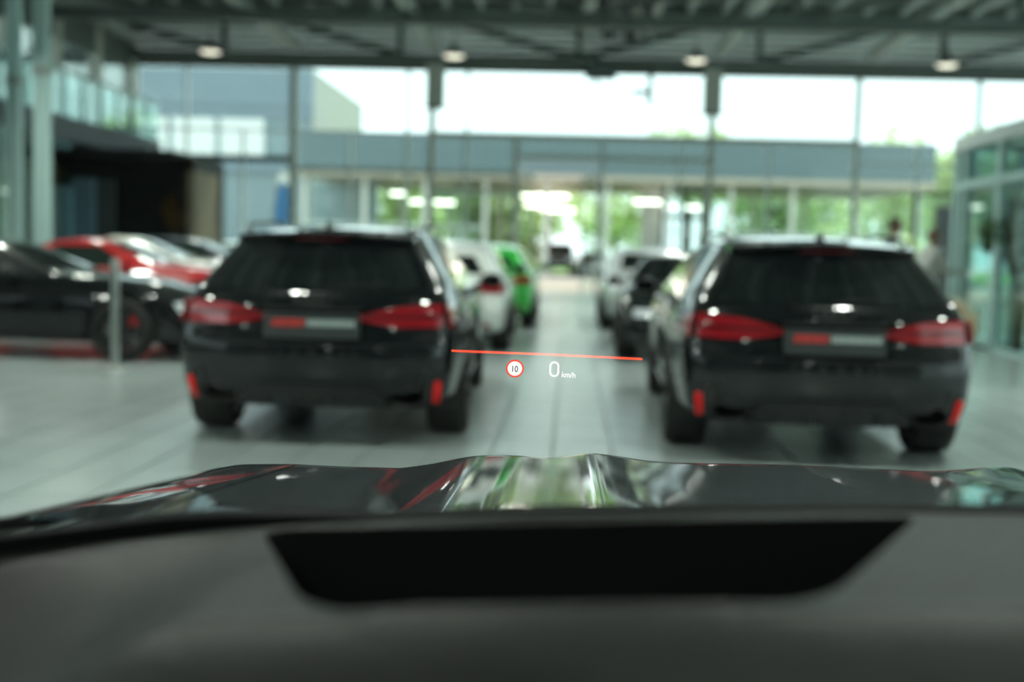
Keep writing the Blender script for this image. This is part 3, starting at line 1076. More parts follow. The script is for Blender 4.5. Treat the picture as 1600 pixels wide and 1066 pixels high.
# ---- estate car
def make_estate(label, paint):
    L = 4.96
    car = Car(L, top=[(0, 1.402), (.3, 1.422), (1.0, 1.458), (1.9, 1.485), (2.6, 1.465), (2.95, 1.42), (3.72, 1.03), (4.2, .985), (4.7, .90), (L, .80)],
              rear=[(.28, .16), (.36, .06), (.50, .01), (.62, 0), (.72, .015), (.78, .055), (.95, .075), (1.02, .10), (1.06, .13), (1.38, .47)],
              front=[(.2, .12), (.4, .03), (.6, 0), (.8, .10)],
              side=[(.2, .87), (.32, .945), (.55, .968), (.78, .972), (.92, .955), (1.0, .915), (1.06, .885), (1.40, .665), (1.48, .60)],
              belt=1.0, yr=1.02, yf=3.95, R=.365, tr=.085, kR=.16, flare=.022,
              bot=[(0, .31), (.35, .27), (.8, .22), (1.2, .20), (L - 1, .19), (L, .22)])
    t = thing('estate_car', label, 'car')
    link('body', car.body_mesh('estate_body', paint), t)
    # rear screen
    rw = car.patch('rear', [(-.69, 1.055), (-.3, 1.035), (.3, 1.035), (.69, 1.055)], [(-.565, 1.315), (-.3, 1.335), (.3, 1.335), (.565, 1.315)], nu=20, nv=8).build('rear_window', 'car_glass', t, True)
    p = car.rear_pt(.0, 1.06)
    MB().bar(p + Vector((0, -.02, .0)), car.rear_pt(.50, 1.10) + Vector((0, -.022, 0)), .016, .014).build('wiper', 'black_trim', rw)
    # roof spoiler
    sp = MB()
    g = []
    for i in range(15):
        x = -.62 + 1.24 * i / 14
        e = car.rear_pt(x * .98, 1.355)
        k = 1 - (abs(x) / .62) ** 4 * .5
        tp = car.top_pt(x, e.y + .22)
        g.append((tp + Vector((0, 0, .004)), Vector((e.x, e.y - .055 * k, tp.z - .024)), Vector((e.x, e.y - .05 * k, tp.z - .044)), e + Vector((0, .03, -.005))))
    vs = [q for r_ in g for q in r_]
    sp.add(vs, [(4 * i + k, 4 * i + k + 1, 4 * i + k + 5, 4 * i + k + 4) for i in range(14) for k in range(3)] + [(0, 1, 2, 3), (59, 58, 57, 56)])
    spo = sp.build('roof_spoiler', paint, t, True)
    e = car.rear_pt(0, 1.355)
    MB().box(e + Vector((0, -.055, .026)), (.34, .012, .012)).build('brake_light', 'tail_dark', spo)
    # windscreen and side windows
    car.patch('top', [(-.62, 3.62), (0, 3.70), (.62, 3.62)], [(-.56, 2.98), (0, 3.02), (.56, 2.98)], nu=14, nv=6).build('windscreen', 'car_glass', t, True)
    for sg in (-1, 1):
        for a0, a1, b0, b1 in ((2.28, 3.40, 2.22, 2.78), (1.25, 2.22, 1.25, 2.16), (.62, 1.19, .80, 1.19)):
            zt_ = 1.395 if a0 > 1 else 1.37
            car.patch('side', [(a0, 1.035), (a1, 1.025)], [(b0, zt_), (b1, 1.385)], nu=10, nv=5, sg=sg).build('side_window', 'side_glass', t, True)
        # window trim strip
        car.patch('side', [(.60, 1.008), (3.45, 1.0)], [(.60, 1.026), (3.45, 1.016)], nu=30, nv=1, sg=sg, off=.010).build('window_trim', 'black_trim', t)
        # tail lights, wrapped round the corner
        mb = car.patch('rear', [(sg * .32, .850), (sg * .55, .812), (sg * .835, .815)], [(sg * .28, .880), (sg * .55, .945), (sg * .828, .965)], nu=16, nv=5, off=.014, thick=.02)
        yc = car.rear_pt(sg * .835, .88).y
        car.patch('side', [(yc + .005, .815), (yc + .22, .86)], [(yc + .005, .965), (yc + .22, .955)], nu=6, nv=4, sg=sg, off=.014, mb=mb, thick=.02)
        tl = mb.build('tail_light', 'tail_red', t, True)
        car.patch('rear', [(sg * .33, .868), (sg * .81, .872)], [(sg * .33, .888), (sg * .81, .898)], nu=12, nv=2, off=.017).build('dark_bar', 'tail_dark', tl, True)
        # lower reflectors
        p0, p1 = car.side_pt(.16, .30, sg), car.rear_pt(sg * .80, .50)
        car.patch('rear', [(sg * .778, .315), (sg * .822, .315)], [(sg * .796, .46), (sg * .836, .46)], nu=3, nv=6, off=.012).build('reflector', 'reflector', t, True)
        # exhaust
        e = car.rear_pt(sg * .62, .365)
        ex = MB()
        n = 24
        prof = [(1.0, -.03), (1.03, -.045), (.93, -.05), (.88, -.03), (.86, .12), (0, .12)]
        for rr, yy in prof:
            ex.v += [(e.x + .125 * rr * math.cos(2 * PI * k / n), e.y + yy + .02, .365 + .06 * rr * math.sin(2 * PI * k / n)) for k in range(n)]
        ex.f = [(i * n + k, i * n + (k + 1) % n, (i + 1) * n + (k + 1) % n, (i + 1) * n + k) for i in range(len(prof) - 1) for k in range(n)]
        ex.build('exhaust_tip', 'exhaust_dark', t, True)
        # bumper side vent
        car.patch('rear', [(sg * .70, .30), (sg * .76, .30)], [(sg * .735, .53), (sg * .79, .53)], nu=3, nv=4, off=.008).build('bumper_vent', 'black_trim', t)
        # roof rail
        pts = [car.side_pt(y, 1.385 if y < 2.6 else 1.375, sg) for y in np.linspace(.75, 2.75, 14)]
        pts = [Vector((p.x - sg * .035, p.y, car.top_pt(p.x - sg * .035, p.y).z + (.03 if 0 < i < 13 else .0))) for i, p in enumerate(pts)]
        MB().tube(pts, .014, 8).build('roof_rail', 'black_trim', t, True)
        # sill
        car.patch('side', [(1.48, .215), (3.50, .21)], [(1.46, .30), (3.52, .30)], nu=12, nv=2, sg=sg, off=.02, thick=.03).build('side_sill', 'black_trim', t)
        for yy in ((2.25, 2.25), (1.20, 1.32), (3.42, 3.46)):
            seam(car, t, 'side', [(yy[1], .33), (yy[0], .98)], sg)
        # headlight
        car.patch('front', [(sg * .42, .62), (sg * .80, .60)], [(sg * .40, .70), (sg * .80, .74)], nu=8, nv=4, off=.01).build('headlight', 'lamp_lens', t, True)
    # rear diffuser, tailgate shut lines, crease, plate, badges
    car.patch('rear', [(-.52, .285), (.52, .285)], [(-.40, .43), (.40, .43)], nu=12, nv=4, off=.016, thick=.03).build('diffuser', 'black_trim', t)
    for x in (-.3, -.1, .1, .3):
        p = car.rear_pt(x, .34)
        MB().box((x, p.y - .025, .345), (.012, .05, .11)).build('diffuser_fin', 'black_trim', t)
    car.patch('rear', [(-.78, .690), (.78, .690)], [(-.78, .698), (.78, .698)], nu=24, nv=1, off=.002, thick=.004).build('tailgate_gap', 'black_trim', t)
    car.patch('rear', [(-.84, .585), (.84, .585)], [(-.84, .615), (.84, .615)], nu=24, nv=2, off=.012, thick=.02).build('bumper_crease', paint, t, True)
    show_plate(car, t, .735, .895, .31)
    MB().box(car.rear_pt(0, .925) + Vector((0, -.015, 0)), (.62, .03, .022)).build('handle_strip', 'black_trim', t)
    rings(car, t, .985, .038, 'black_trim')
    fin = MB().add([(-.02, .62, 1.44), (.02, .62, 1.44), (.0, .66, 1.515), (0, .60, 1.515), (-.03, .86, 1.445), (.03, .86, 1.445)],
                   [(0, 1, 2), (0, 3, 1), (0, 2, 4), (1, 5, 2), (2, 5, 4), (0, 4, 5, 1), (3, 2, 0), (3, 1, 2)])
    fin.build('antenna_fin', 'black_trim', t)
    car.patch('front', [(-.46, .32), (.46, .32)], [(-.52, .66), (.52, .66)], nu=10, nv=5, off=.01).build('grille', 'black_trim', t)
    add_wheels(car, t, 'rim_dark', .985, .285)
    add_mirror(car, t, 3.28, .99, 'black_trim', 1.0)
    door_handles(car, t, (1.55, 2.45), .87, paint)
    return t, car


def place_car(t, car, rear_xy, yaw):
    """rear bumper centre on the floor at rear_xy, nose along yaw (0 = +y)"""
    t.location = (rear_xy[0], rear_xy[1], 0)
    t.rotation_euler = (0, 0, yaw)


est, est_car = make_estate('black estate car with red tail lights, parked beside the red sports coupe', 'black_paint')
place_car(est, est_car, (-1.655, 7.56), math.radians(2.2))
est2 = copy_tree(est)
est2['label'] = 'black estate car with red tail lights, parked toward the glass vestibule'
place_car(est2, est_car, (1.665, 7.42), math.radians(-1.6))
est['group'] = est2['group'] = 'black estate cars flanking the aisle'


# ---- compact cars built from one recipe: hatchback, coupe, off-roader
def make_car(name, label, kind, paint, rim='rim_dark', flip_lights=False, plate=None, crest=False):
    if kind == 'hatch':
        L = 4.4
        car = Car(L, top=[(0, 1.33), (.3, 1.37), (1.0, 1.42), (1.7, 1.435), (2.2, 1.40), (2.45, 1.35), (3.15, 1.0), (3.6, .95), (4.1, .86), (L, .76)],
                  rear=[(.26, .14), (.36, .04), (.55, 0), (.75, .04), (.95, .08), (1.02, .12), (1.36, .50)], front=[(.2, .1), (.4, .02), (.6, 0), (.78, .1)],
                  side=[(.2, .84), (.32, .90), (.55, .93), (.78, .935), (.92, .91), (1.0, .87), (1.36, .66), (1.44, .60)], belt=.98, yr=.85, yf=3.45, R=.345, tr=.07)
        win = [((1.95, 2.95), (1.9, 2.32)), ((1.0, 1.89), (1.0, 1.84)), ((.62, .94), (.74, .94))]
        ztop, zb_, rwz, rwx = 1.345, 1.015, (1.03, 1.25), (.60, .47)
        tz, hz, wsy = (.78, .92), (.62, .72), (3.06, 2.50)
    elif kind == 'coupe':
        L = 4.55
        car = Car(L, top=[(0, .90), (.2, .97), (.65, 1.11), (1.15, 1.26), (1.55, 1.315), (1.85, 1.30), (2.05, 1.25), (2.78, .955), (3.3, .925), (3.8, .865), (4.25, .76), (L, .66)],
                  rear=[(.22, .12), (.34, .03), (.5, 0), (.7, .03), (.9, .12)], front=[(.18, .06), (.35, 0), (.5, .02), (.68, .14)],
                  side=[(.18, .86), (.3, .93), (.5, .965), (.7, .955), (.82, .91), (.92, .86), (1.2, .65), (1.32, .57)], belt=.88, yr=.95, yf=3.62, R=.35, tr=.08, flare=.03, wrl=.7, kR=.12, kF=.30, tg=.16)
        win = [((.95, 2.50), (1.22, 1.92))]
        ztop, zb_, rwz, rwx = 1.215, .915, None, None
        tz, hz, wsy = (.70, .80), (.56, .66), (2.68, 2.02)
    elif kind == 'offroad':
        L = 4.5
        car = Car(L, top=[(0, 1.82), (.4, 1.86), (1.6, 1.88), (2.6, 1.87), (2.85, 1.80), (3.1, 1.20), (3.6, 1.18), (4.2, 1.15), (L, 1.08)],
                  rear=[(.4, .06), (.6, 0), (1.1, .02), (1.8, .06)], front=[(.35, .05), (.6, 0), (1.0, .02), (1.1, .06)],
                  side=[(.35, .84), (.5, .90), (.8, .92), (1.1, .91), (1.2, .87), (1.8, .80), (1.9, .74)], belt=1.15, yr=.9, yf=3.65, R=.40, tr=.02, tf=.04, kR=.03, kF=.05, crown=.02, flare=.03,
                  bot=[(0, .45), (.5, .40), (L - .5, .40), (L, .45)])
        win = [((1.95, 2.85), (1.95, 2.72)), ((1.0, 1.88), (1.0, 1.88)), ((.2, .9), (.25, .9))]
        ztop, zb_, rwz, rwx = 1.70, 1.24, (1.22, 1.70), (.68, .64)
        tz, hz, wsy = (.80, 1.0), (.85, 1.05), (3.04, 2.90)
    t = thing(name, label, 'car')
    link('body', car.body_mesh(name + '_body', paint), t)
    for sg in (-1, 1):
        for (a0, a1), (b0, b1) in win:
            car.patch('side', [(a0, zb_), (a1, zb_ - .01)], [(b0, ztop), (b1, ztop)], nu=10, nv=5, sg=sg).build('side_window', 'side_glass', t, True)
        hwb = car.hw(0, 0, (tz[0] + tz[1]) / 2)
        xo = hwb * .97
        mb = car.patch('rear', [(sg * xo * .52, tz[0] + .02), (sg * xo, tz[0])], [(sg * xo * .50, tz[1] - .02), (sg * xo, tz[1])], nu=10, nv=4, off=.012, thick=.02)
        yc = car.rear_pt(sg * xo, tz[0]).y
        car.patch('side', [(yc + .01, tz[0]), (yc + .22, tz[0] + .03)], [(yc + .01, tz[1]), (yc + .22, tz[1])], nu=5, nv=3, sg=sg, off=.012, mb=mb, thick=.02)
        mb.build('tail_light', 'tail_red', t, True)
        hwf = car.hw(car.L, car.L, (hz[0] + hz[1]) / 2)
        car.patch('front', [(sg * hwf * .55, hz[0]), (sg * hwf * .94, hz[0])], [(sg * hwf * .55, hz[1]), (sg * hwf * .94, hz[1])], nu=8, nv=4, off=.010).build('headlight', 'lamp_lens', t, True)
        car.patch('side', [(car.yr + .45, .23 if kind != 'offroad' else .42), (car.yf - .45, .23 if kind != 'offroad' else .42)], [(car.yr + .45, .31 if kind != 'offroad' else .5), (car.yf - .45, .31 if kind != 'offroad' else .5)], nu=10, nv=2, sg=sg, off=.018, thick=.03).build('side_sill', 'black_trim', t)
        ydoor = (win[0][0][0] - .03, win[0][0][1] + .05)
        for y in ydoor:
            seam(car, t, 'side', [(y, .36 if kind != 'offroad' else .55), (y, zb_ - .05)], sg)
        car.patch('rear', [(sg * .60, .34 if kind != 'offroad' else .55), (sg * .70, .34 if kind != 'offroad' else .55)], [(sg * .60, .40 if kind != 'offroad' else .60), (sg * .70, .40 if kind != 'offroad' else .60)], nu=4, nv=2, off=.01).build('reflector', 'tail_red', t)
    if rwz:
        car.patch('rear', [(-rwx[0], rwz[0]), (rwx[0], rwz[0])], [(-rwx[1], rwz[1]), (rwx[1], rwz[1])], nu=18, nv=8, off=.014, thick=.03).build('rear_window', 'car_glass', t, True)
    else:
        car.patch('top', [(-.52, .32), (0, .27), (.52, .32)], [(-.46, 1.06), (0, 1.12), (.46, 1.06)], nu=14, nv=8).build('rear_window', 'car_glass', t, True)
    wx_ = .60 if kind != 'offroad' else .70
    car.patch('top', [(-wx_, wsy[0]), (0, wsy[0] + .07), (wx_, wsy[0])], [(-wx_ * .87, wsy[1]), (0, wsy[1] + .03), (wx_ * .87, wsy[1])], nu=14, nv=6).build('windscreen', 'car_glass', t, True)
    zg0, zg1 = (.28, .58) if kind != 'offroad' else (.62, 1.04)
    car.patch('front', [(-.44, zg0), (.44, zg0)], [(-.48, zg1), (.48, zg1)], nu=10, nv=5, off=.010).build('grille', 'black_trim', t)
    if kind != 'coupe':
        car.patch('rear', [(-.5, .30 if kind == 'hatch' else .48), (.5, .30 if kind == 'hatch' else .48)], [(-.45, .42 if kind == 'hatch' else .6), (.45, .42 if kind == 'hatch' else .6)], nu=10, nv=3, off=.012, thick=.02).build('diffuser', 'black_trim', t)
    else:
        car.patch('rear', [(-.6, .25), (.6, .25)], [(-.55, .38), (.55, .38)], nu=10, nv=3, off=.012, thick=.02).build('diffuser', 'black_trim', t)
    if plate == 'front':
        p = car.rear_pt(0, .5 if kind != 'offroad' else .62, 1)
        zc = .45 if kind != 'offroad' else .60
        MB().box((0, p.y + .03, zc), (.52, .02, .13)).build('number_plate', 'plate_paper', t)
    if kind == 'offroad':
        car.patch('rear', [(-.9, .52), (.9, .52)], [(-.9, .66), (.9, .66)], nu=10, nv=3, off=.08, thick=.1).build('bumper', 'black_trim', t)
        car.patch('front', [(-.9, .46), (.9, .46)], [(-.9, .60), (.9, .60)], nu=10, nv=3, off=.08, thick=.1).build('bumper', 'black_trim', t)
    if crest:
        for sg in (-1, 1):
            car.patch('side', [(3.06, .60), (3.10, .565), (3.14, .60)], [(3.05, .69), (3.10, .70), (3.15, .69)], nu=6, nv=4, sg=sg, off=.008).build('yellow_crest', 'yellow', t, True)
    hwid = car.sw(.6 if kind != 'offroad' else .8) + car.fl * .8
    add_wheels(car, t, rim, hwid, .25)
    add_mirror(car, t, win[0][0][1] - .12, zb_ - .02, 'black_trim' if paint in ('white_paint', 'black_paint', 'navy_paint') else paint, .95)
    door_handles(car, t, (win[0][0][0] + .22,), zb_ - .16, paint)
    return t, car


def put(t, x, y, deg):
    t.location = (x, y, 0)
    t.rotation_euler = (0, 0, math.radians(deg))


hw_, cw = make_car('hatchback', 'white hatchback parked in line ahead of the estate by the red coupe', 'hatch', 'white_paint')
put(hw_, -1.70, 15.0, 1.0)
hg, cg = make_car('hatchback', 'bright green hatchback with red tail light, ahead of the white hatchback', 'hatch', 'green_paint')
put(hg, -1.52, 20.0, 0)
cb, cc_ = make_car('coupe', 'low black coupe parked nose to tail ahead of the estate nearer the vestibule', 'coupe', 'black_paint')
put(cb, 1.68, 14.3 + 4.55, 179)
hs, cs = make_car('hatchback', 'silver-white hatchback facing the aisle behind the low black coupe', 'hatch', 'silver_paint', 'rim_grey')
put(hs, 1.52, 20.2 + 4.4, 180)
# left group seen from the side, noses to the right
wheel = G(187, 566)
cd, ccd = make_car('sports_coupe', 'black sports coupe seen from the side behind the metal stanchion', 'coupe', 'black_paint')
put(cd, wheel.x - 3.62, wheel.y + .95, -90)
Yr = 18.6
xw = A(318, 450, Yr - .9).x
cr_, ccr = make_car('sports_coupe', 'red sports coupe with small yellow crest on its front wing', 'coupe', 'red_paint', 'rim_grey', crest=True)
put(cr_, xw - 3.62, Yr, -90)
cr_.scale = (1, 1, 1.03)
Yc_ = 22.0
cx_, ccx = make_car('sports_coupe', 'cream-white coupe parked behind the red sports coupe', 'coupe', 'cream_paint', 'rim_grey')
put(cx_, A(292, 415, Yc_).x - 2.75, Yc_, -90)
cx_.scale = (1, 1, 1.07)
Yn = 25.6
cn, ccn = make_car('hatchback', 'dark navy hatchback standing behind the cream-white coupe', 'hatch', 'navy_paint')
put(cn, A(372, 415, Yn).x - 3.15, Yn, -90)

# ------------------------------------------------------------------ stanchion
sp_ = G(180, 579)
t = thing('stanchion', 'slim brushed metal stanchion standing on a round base', 'stanchion', sp_)
hs_ = A(180, 404, sp_.y).z
MB().lathe([(0, .0), (.15, .0), (.155, .012), (.13, .03), (.05, .045), (.034, .06), (0, .06)], 28).build('base', 'brushed', t, True)
MB().lathe([(0, .05), (.040, .05), (.040, hs_ - .06), (0, hs_ - .06)], 20).build('pole', 'brushed', t, True)
MB().lathe([(0, hs_ - .07), (.045, hs_ - .07), (.045, hs_ - .01), (.03, hs_), (0, hs_)], 20).build('cap', 'steel_light', t, True)


# ------------------------------------------------------------------ plants
def leaf_cloud(n, rad, c, size, seed, squash=1.0, hollow=.55):
    rnd = random.Random(seed)
    mb = MB()
    lumps = []
    for _ in range(9):
        d = Vector((rnd.gauss(0, 1), rnd.gauss(0, 1), rnd.gauss(0, 1))).normalized()
        lumps.append(Vector((d.x * rad * .6, d.y * rad * .6, d.z * rad * .6 * squash)))
    for _ in range(n):
        l = rnd.choice(lumps)
        d = Vector((rnd.gauss(0, 1), rnd.gauss(0, 1), rnd.gauss(0, 1))).normalized()
        p = Vector(c) + l + d * rad * .5 * (hollow + (1 - hollow) * rnd.random())
        s = size * rnd.uniform(.6, 1.3)
        r_ = Euler((rnd.uniform(-1, 1), rnd.uniform(-1, 1), rnd.uniform(0, 6.3))).to_matrix()
        q = [r_ @ Vector(k) * s + p for k in ((0, -.5, 0), (.28, 0, .08), (0, .55, 0), (-.28, 0, .08))]
        mb.add(q, [(0, 1, 2, 3)])
    me_ = bpy.data.meshes.new('foliage')
    me_.from_pydata(mb.v, [], mb.f)
    return me_


def tree(label, loc, h, rad, material, seed, n=2600, size=.42, cat='tree', group=None, name='tree', squash=.9):
    t = thing(name, label, cat, loc, 0, group)
    tr = MB().tube([(0, 0, 0), (.05, .02, h * .3), (-.03, 0, h * .6), (0, 0, h * .85)], [h * .03, h * .024, h * .016, h * .006], 8)
    rnd = random.Random(seed)
    for k in range(5):
        a = rnd.uniform(0, 6.28)
        z = h * rnd.uniform(.35, .65)
        tr.tube([(0, 0, z), (math.cos(a) * rad * .35, math.sin(a) * rad * .35, z + h * .12), (math.cos(a) * rad * .7, math.sin(a) * rad * .7, z + h * .2)], [h * .012, h * .008, h * .003], 6)
    tr.build('trunk', 'bark', t, True)
    me_ = leaf_cloud(n, rad, (0, 0, h - rad * squash), size, seed, squash)
    me_.materials.append(M[material])
    f = link('foliage', me_, t)
    f['kind'] = 'stuff'
    return t


# dried grass bunches near the vestibule
def dry_bunch(loc, r, h, seed, label):
    t = thing('dried_grass', label, 'dried grass', loc)
    rnd = random.Random(seed)
    MB().lathe([(0, 0), (.13, 0), (.16, .10), (.15, .16), (.13, .16), (.12, .12), (0, .12)], 20).build('pot', 'pot_dark', t, True)
    st, pl = MB(), MB()
    for k in range(240):
        a = rnd.uniform(0, 6.28)
        rr = r * math.sqrt(rnd.random())
        b = Vector((rnd.uniform(-.08, .08), rnd.uniform(-.08, .08), .12))
        e = Vector((math.cos(a) * rr, math.sin(a) * rr, h * rnd.uniform(.35, 1.0) * (1 - .35 * (rr / r) ** 2)))
        m_ = (b + e) / 2 + Vector((0, 0, .08))
        st.tube([b, m_, e], [.004, .003, .002], 4)
        d = (e - m_).normalized()
        pl.tube([e - d * .20, e - d * .08, e + d * .08, e + d * .16], [.004, .020, .017, .002], 5)
    st.build('stems', 'dry_grass', t)['kind'] = 'stuff'
    pl.build('plumes', 'dry_grass', t, True)['kind'] = 'stuff'


q = G(1548, 546) + Vector((-.66, -.1, 0))
dry_bunch(q, .32, .70, 3, 'larger bunch of dried tan grass in front of the vestibule')
q = G(1508, 528) + Vector((-.12, .35, 0))
dry_bunch(q, .40, .66, 5, 'smaller bunch of dried tan grass behind the larger bunch')
# terracotta vase
q = A(1490, 495, 19.6)
t = thing('vase', 'tall pink terracotta vase at the corner of the vestibule', 'vase', (q.x - .12, 20.75, 0))
MB().lathe([(0, 0), (.12, 0), (.15, .15), (.16, .45), (.11, .68), (.12, .74), (.10, .74), (.09, .68), (0, .5)], 24).build('vessel', 'pot', t, True)
# shrub inside the vestibule
q = A(1552, 400, 18.2)
tree('leafy green shrub growing inside the glass vestibule', (q.x + .5, 18.4, 0), 2.5, .6, 'leaf_dark', 21, 1600, .16, 'shrub', None, 'potted_shrub', 1.5)
# plant in the dark booth
q = A(275, 340, YF - 2.2)
tree('small bronze-leaved plant inside the black booth', (q.x, YF - 2.2, 0), q.z + .75, .45, 'leaf_dry', 33, 700, .18, 'plant', None, 'potted_plant', 1.3)

# dark totem near the people
q0, q1 = A(1463, 323, 22.5), A(1490, 323, 22.5)
t = thing('sign_totem', 'dark grey upright totem panel next to the vestibule', 'totem', ((q0.x + q1.x) / 2, 22.5, 0))
w = q1.x - q0.x
MB().span((-w / 2, -.08, .05), (w / 2, .08, q0.z)).build('panel', 'booth_grey', t)
MB().span((-w / 2 - .1, -.25, 0), (w / 2 + .1, .25, .05)).build('base', 'steel_dark', t)


# ------------------------------------------------------------------ people
def skin_mesh(verts, edges, radii, levels=1, root=0):
    me_ = bpy.data.meshes.new('tmp')
    me_.from_pydata([tuple(v) for v in verts], edges, [])
    ob = bpy.data.objects.new('tmp', me_)
    C.objects.link(ob)
    md = ob.modifiers.new('s', 'SKIN')
    md.use_smooth_shade = True
    for i, r_ in enumerate(radii):
        rr = r_ if isinstance(r_, tuple) else (r_, r_)
        me_.skin_vertices[0].data[i].radius = rr
        me_.skin_vertices[0].data[i].use_root = (i == root)
    sb = ob.modifiers.new('b', 'SUBSURF')
    sb.levels = levels
    dg = bpy.context.evaluated_depsgraph_get()
    out = bpy.data.meshes.new_from_object(ob.evaluated_get(dg))
    bpy.data.objects.remove(ob)
    return out


def person(label, loc, rz, H, lean, arm_l, arm_r, cloth_top, cloth_leg, hair):
    t = thing('person', label, 'person', loc, rz)
    k = H / 1.78
    ln = lean                      # forward lean of the trunk (+y forward)
    V = {'hip': (0, 0, .96), 'waist': (0, ln * .2, 1.10), 'chest': (0, ln * .6, 1.32), 'neck': (0, ln * .9, 1.48), 'head0': (0, ln + .01, 1.56),
         'lh': (-.10, 0, .84), 'lk': (-.11, .03, .50), 'la': (-.11, -.02, .09), 'lt': (-.12, .16, .035),
         'rh': (.10, 0, .84), 'rk': (.12, .02, .50), 'ra': (.13, -.03, .09), 'rt': (.14, .15, .035),
         'ls': (-.19, ln * .8, 1.42), 'rs': (.19, ln * .8, 1.42)}
    V['le'], V['lw'] = arm_l
    V['re'], V['rw'] = arm_r
    R_ = {'hip': (.11, .085), 'waist': (.11, .08), 'chest': (.13, .085), 'neck': .058, 'head0': .055, 'lh': .07, 'lk': .054, 'la': .042, 'lt': .036, 'rh': .07, 'rk': .054, 'ra': .042, 'rt': .036,
          'ls': .046, 'rs': .046, 'le': .038, 'lw': .030, 're': .038, 'rw': .030}
    E = [('hip', 'waist'), ('waist', 'chest'), ('chest', 'neck'), ('neck', 'head0'), ('hip', 'lh'), ('lh', 'lk'), ('lk', 'la'), ('la', 'lt'), ('hip', 'rh'), ('rh', 'rk'), ('rk', 'ra'), ('ra', 'rt'),
         ('chest', 'ls'), ('ls', 'le'), ('le', 'lw'), ('chest', 'rs'), ('rs', 're'), ('re', 'rw')]
    for s_, sg in (('l', -1), ('r', 1)):      # hands with five fingers
        e, w_ = Vector(V[s_ + 'e']), Vector(V[s_ + 'w'])
        d = (w_ - e).normalized()
        side_ = d.cross(Vector((0, 0, 1)))
        if side_.length < .2:
            side_ = Vector((0, 1, 0)) - d * d.y
        side_.normalize()
        palm = w_ + d * .075
        V[s_ + 'p'] = tuple(palm)
        R_[s_ + 'p'] = (.036, .018)
        E.append((s_ + 'w', s_ + 'p'))
        dn = d.cross(side_).normalized() * .02
        for i, (o_, L_) in enumerate(((-.030, .062), (-.010, .072), (.010, .070), (.029, .056))):
            a_, b_, c_ = palm + side_ * o_ + d * .015, palm + side_ * o_ * 1.15 + d * (.02 + L_ * .55), palm + side_ * o_ * 1.15 + d * (.02 + L_) + dn
            for nm, q_, rr in (('a', a_, .010), ('b', b_, .009), ('c', c_, .007)):
                V[f'{s_}f{i}{nm}'] = tuple(q_)
                R_[f'{s_}f{i}{nm}'] = rr
            E += [(s_ + 'p', f'{s_}f{i}a'), (f'{s_}f{i}a', f'{s_}f{i}b'), (f'{s_}f{i}b', f'{s_}f{i}c')]
        a_, b_ = w_ + d * .045 + side_ * -.035, w_ + d * .085 + side_ * -.062
        V[s_ + 'ta'], V[s_ + 'tb'] = tuple(a_), tuple(b_)
        R_[s_ + 'ta'], R_[s_ + 'tb'] = .012, .009
        E += [(s_ + 'w', s_ + 'ta'), (s_ + 'ta', s_ + 'tb')]
    names = list(V)
    ix = {n_: i for i, n_ in enumerate(names)}
    vv = [Vector(V[n_]) * k for n_ in names]
    rr = [tuple(x * k for x in R_[n_]) if isinstance(R_[n_], tuple) else R_[n_] * k for n_ in names]
    me_ = skin_mesh(vv, [(ix[a], ix[b]) for a, b in E], rr)
    # head joined into the same mesh
    hc = (Vector(V['head0']) + Vector((0, .025, .095))) * k
    bm = bmesh.new()
    bm.from_mesh(me_)
    sb = bmesh.ops.create_uvsphere(bm, u_segments=24, v_segments=18, radius=1.0)
    for v in sb['verts']:
        x, y, z = v.co
        jaw = max(0, -z)
        sx = .076 * (1 - .28 * jaw)
        sy = .098 * (1 - .12 * jaw)
        p = Vector((x * sx, y * sy + .012 * jaw, z * .118))
        if y > .8:                                   # nose, brow, mouth, chin
            p.y += .020 * math.exp(-((x / .16) ** 2 + ((z + .12) / .16) ** 2)) + .008 * math.exp(-((x / .3) ** 2 + ((z + .78) / .15) ** 2))
            p.y += .005 * math.exp(-((x / .35) ** 2 + ((z + .47) / .07) ** 2))
            p.y -= .007 * math.exp(-(((abs(x) - .35) / .16) ** 2 + ((z - .08) / .12) ** 2))
        if abs(x) > .93 and abs(z) < .3:
            p.x += math.copysign(.014, x)
        v.co = p * k + hc
    for f in bm.faces:
        f.smooth = True
    bm.to_mesh(me_)
    bm.free()
    me_.materials.append(M['skin'])
    link('body', me_, t)
    for sg in (-1, 1):
        MB().ball(hc + Vector((sg * .028, .084, .008)) * k, .010 * k, 8, 6).build('eye', 'eye', t, True)
    hm = MB()
    n, m = 20, 8
    vs = []
    for i in range(m + 1):
        th = PI * .62 * i / m
        for j in range(n):
            a = 2 * PI * j / n
            fwd = max(0, math.sin(a))
            th2 = th * (1 - .38 * fwd)
            vs.append(hc + Vector((.083 * math.sin(th2) * math.cos(a), .106 * math.sin(th2) * math.sin(a) - .006, .127 * math.cos(th2) + .004)) * k)
    hm.add(vs, [(i * n + j, (i + 1) * n + j, (i + 1) * n + (j + 1) % n, i * n + (j + 1) % n) for i in range(m) for j in range(n)])
    hm.build('hair', hair, t, True)
    # clothing
    tops = ['hip', 'waist', 'chest', 'neck', 'ls', 'le', 'lw', 'rs', 're', 'rw']
    P_ = {n_: Vector(V[n_]) for n_ in tops}
    P_['hip'] = Vector((0, 0, .85))
    P_['neck'] = Vector(V['chest']).lerp(Vector(V['neck']), .75)
    for s_ in 'lr':
        P_[s_ + 'w'] = Vector(V[s_ + 'e']).lerp(Vector(V[s_ + 'w']), .94)
    rad = {'hip': (.175, .13), 'waist': (.175, .135), 'chest': (.195, .14), 'neck': .075, 'ls': .088, 'le': .060, 'lw': .046, 'rs': .088, 're': .060, 'rw': .046}
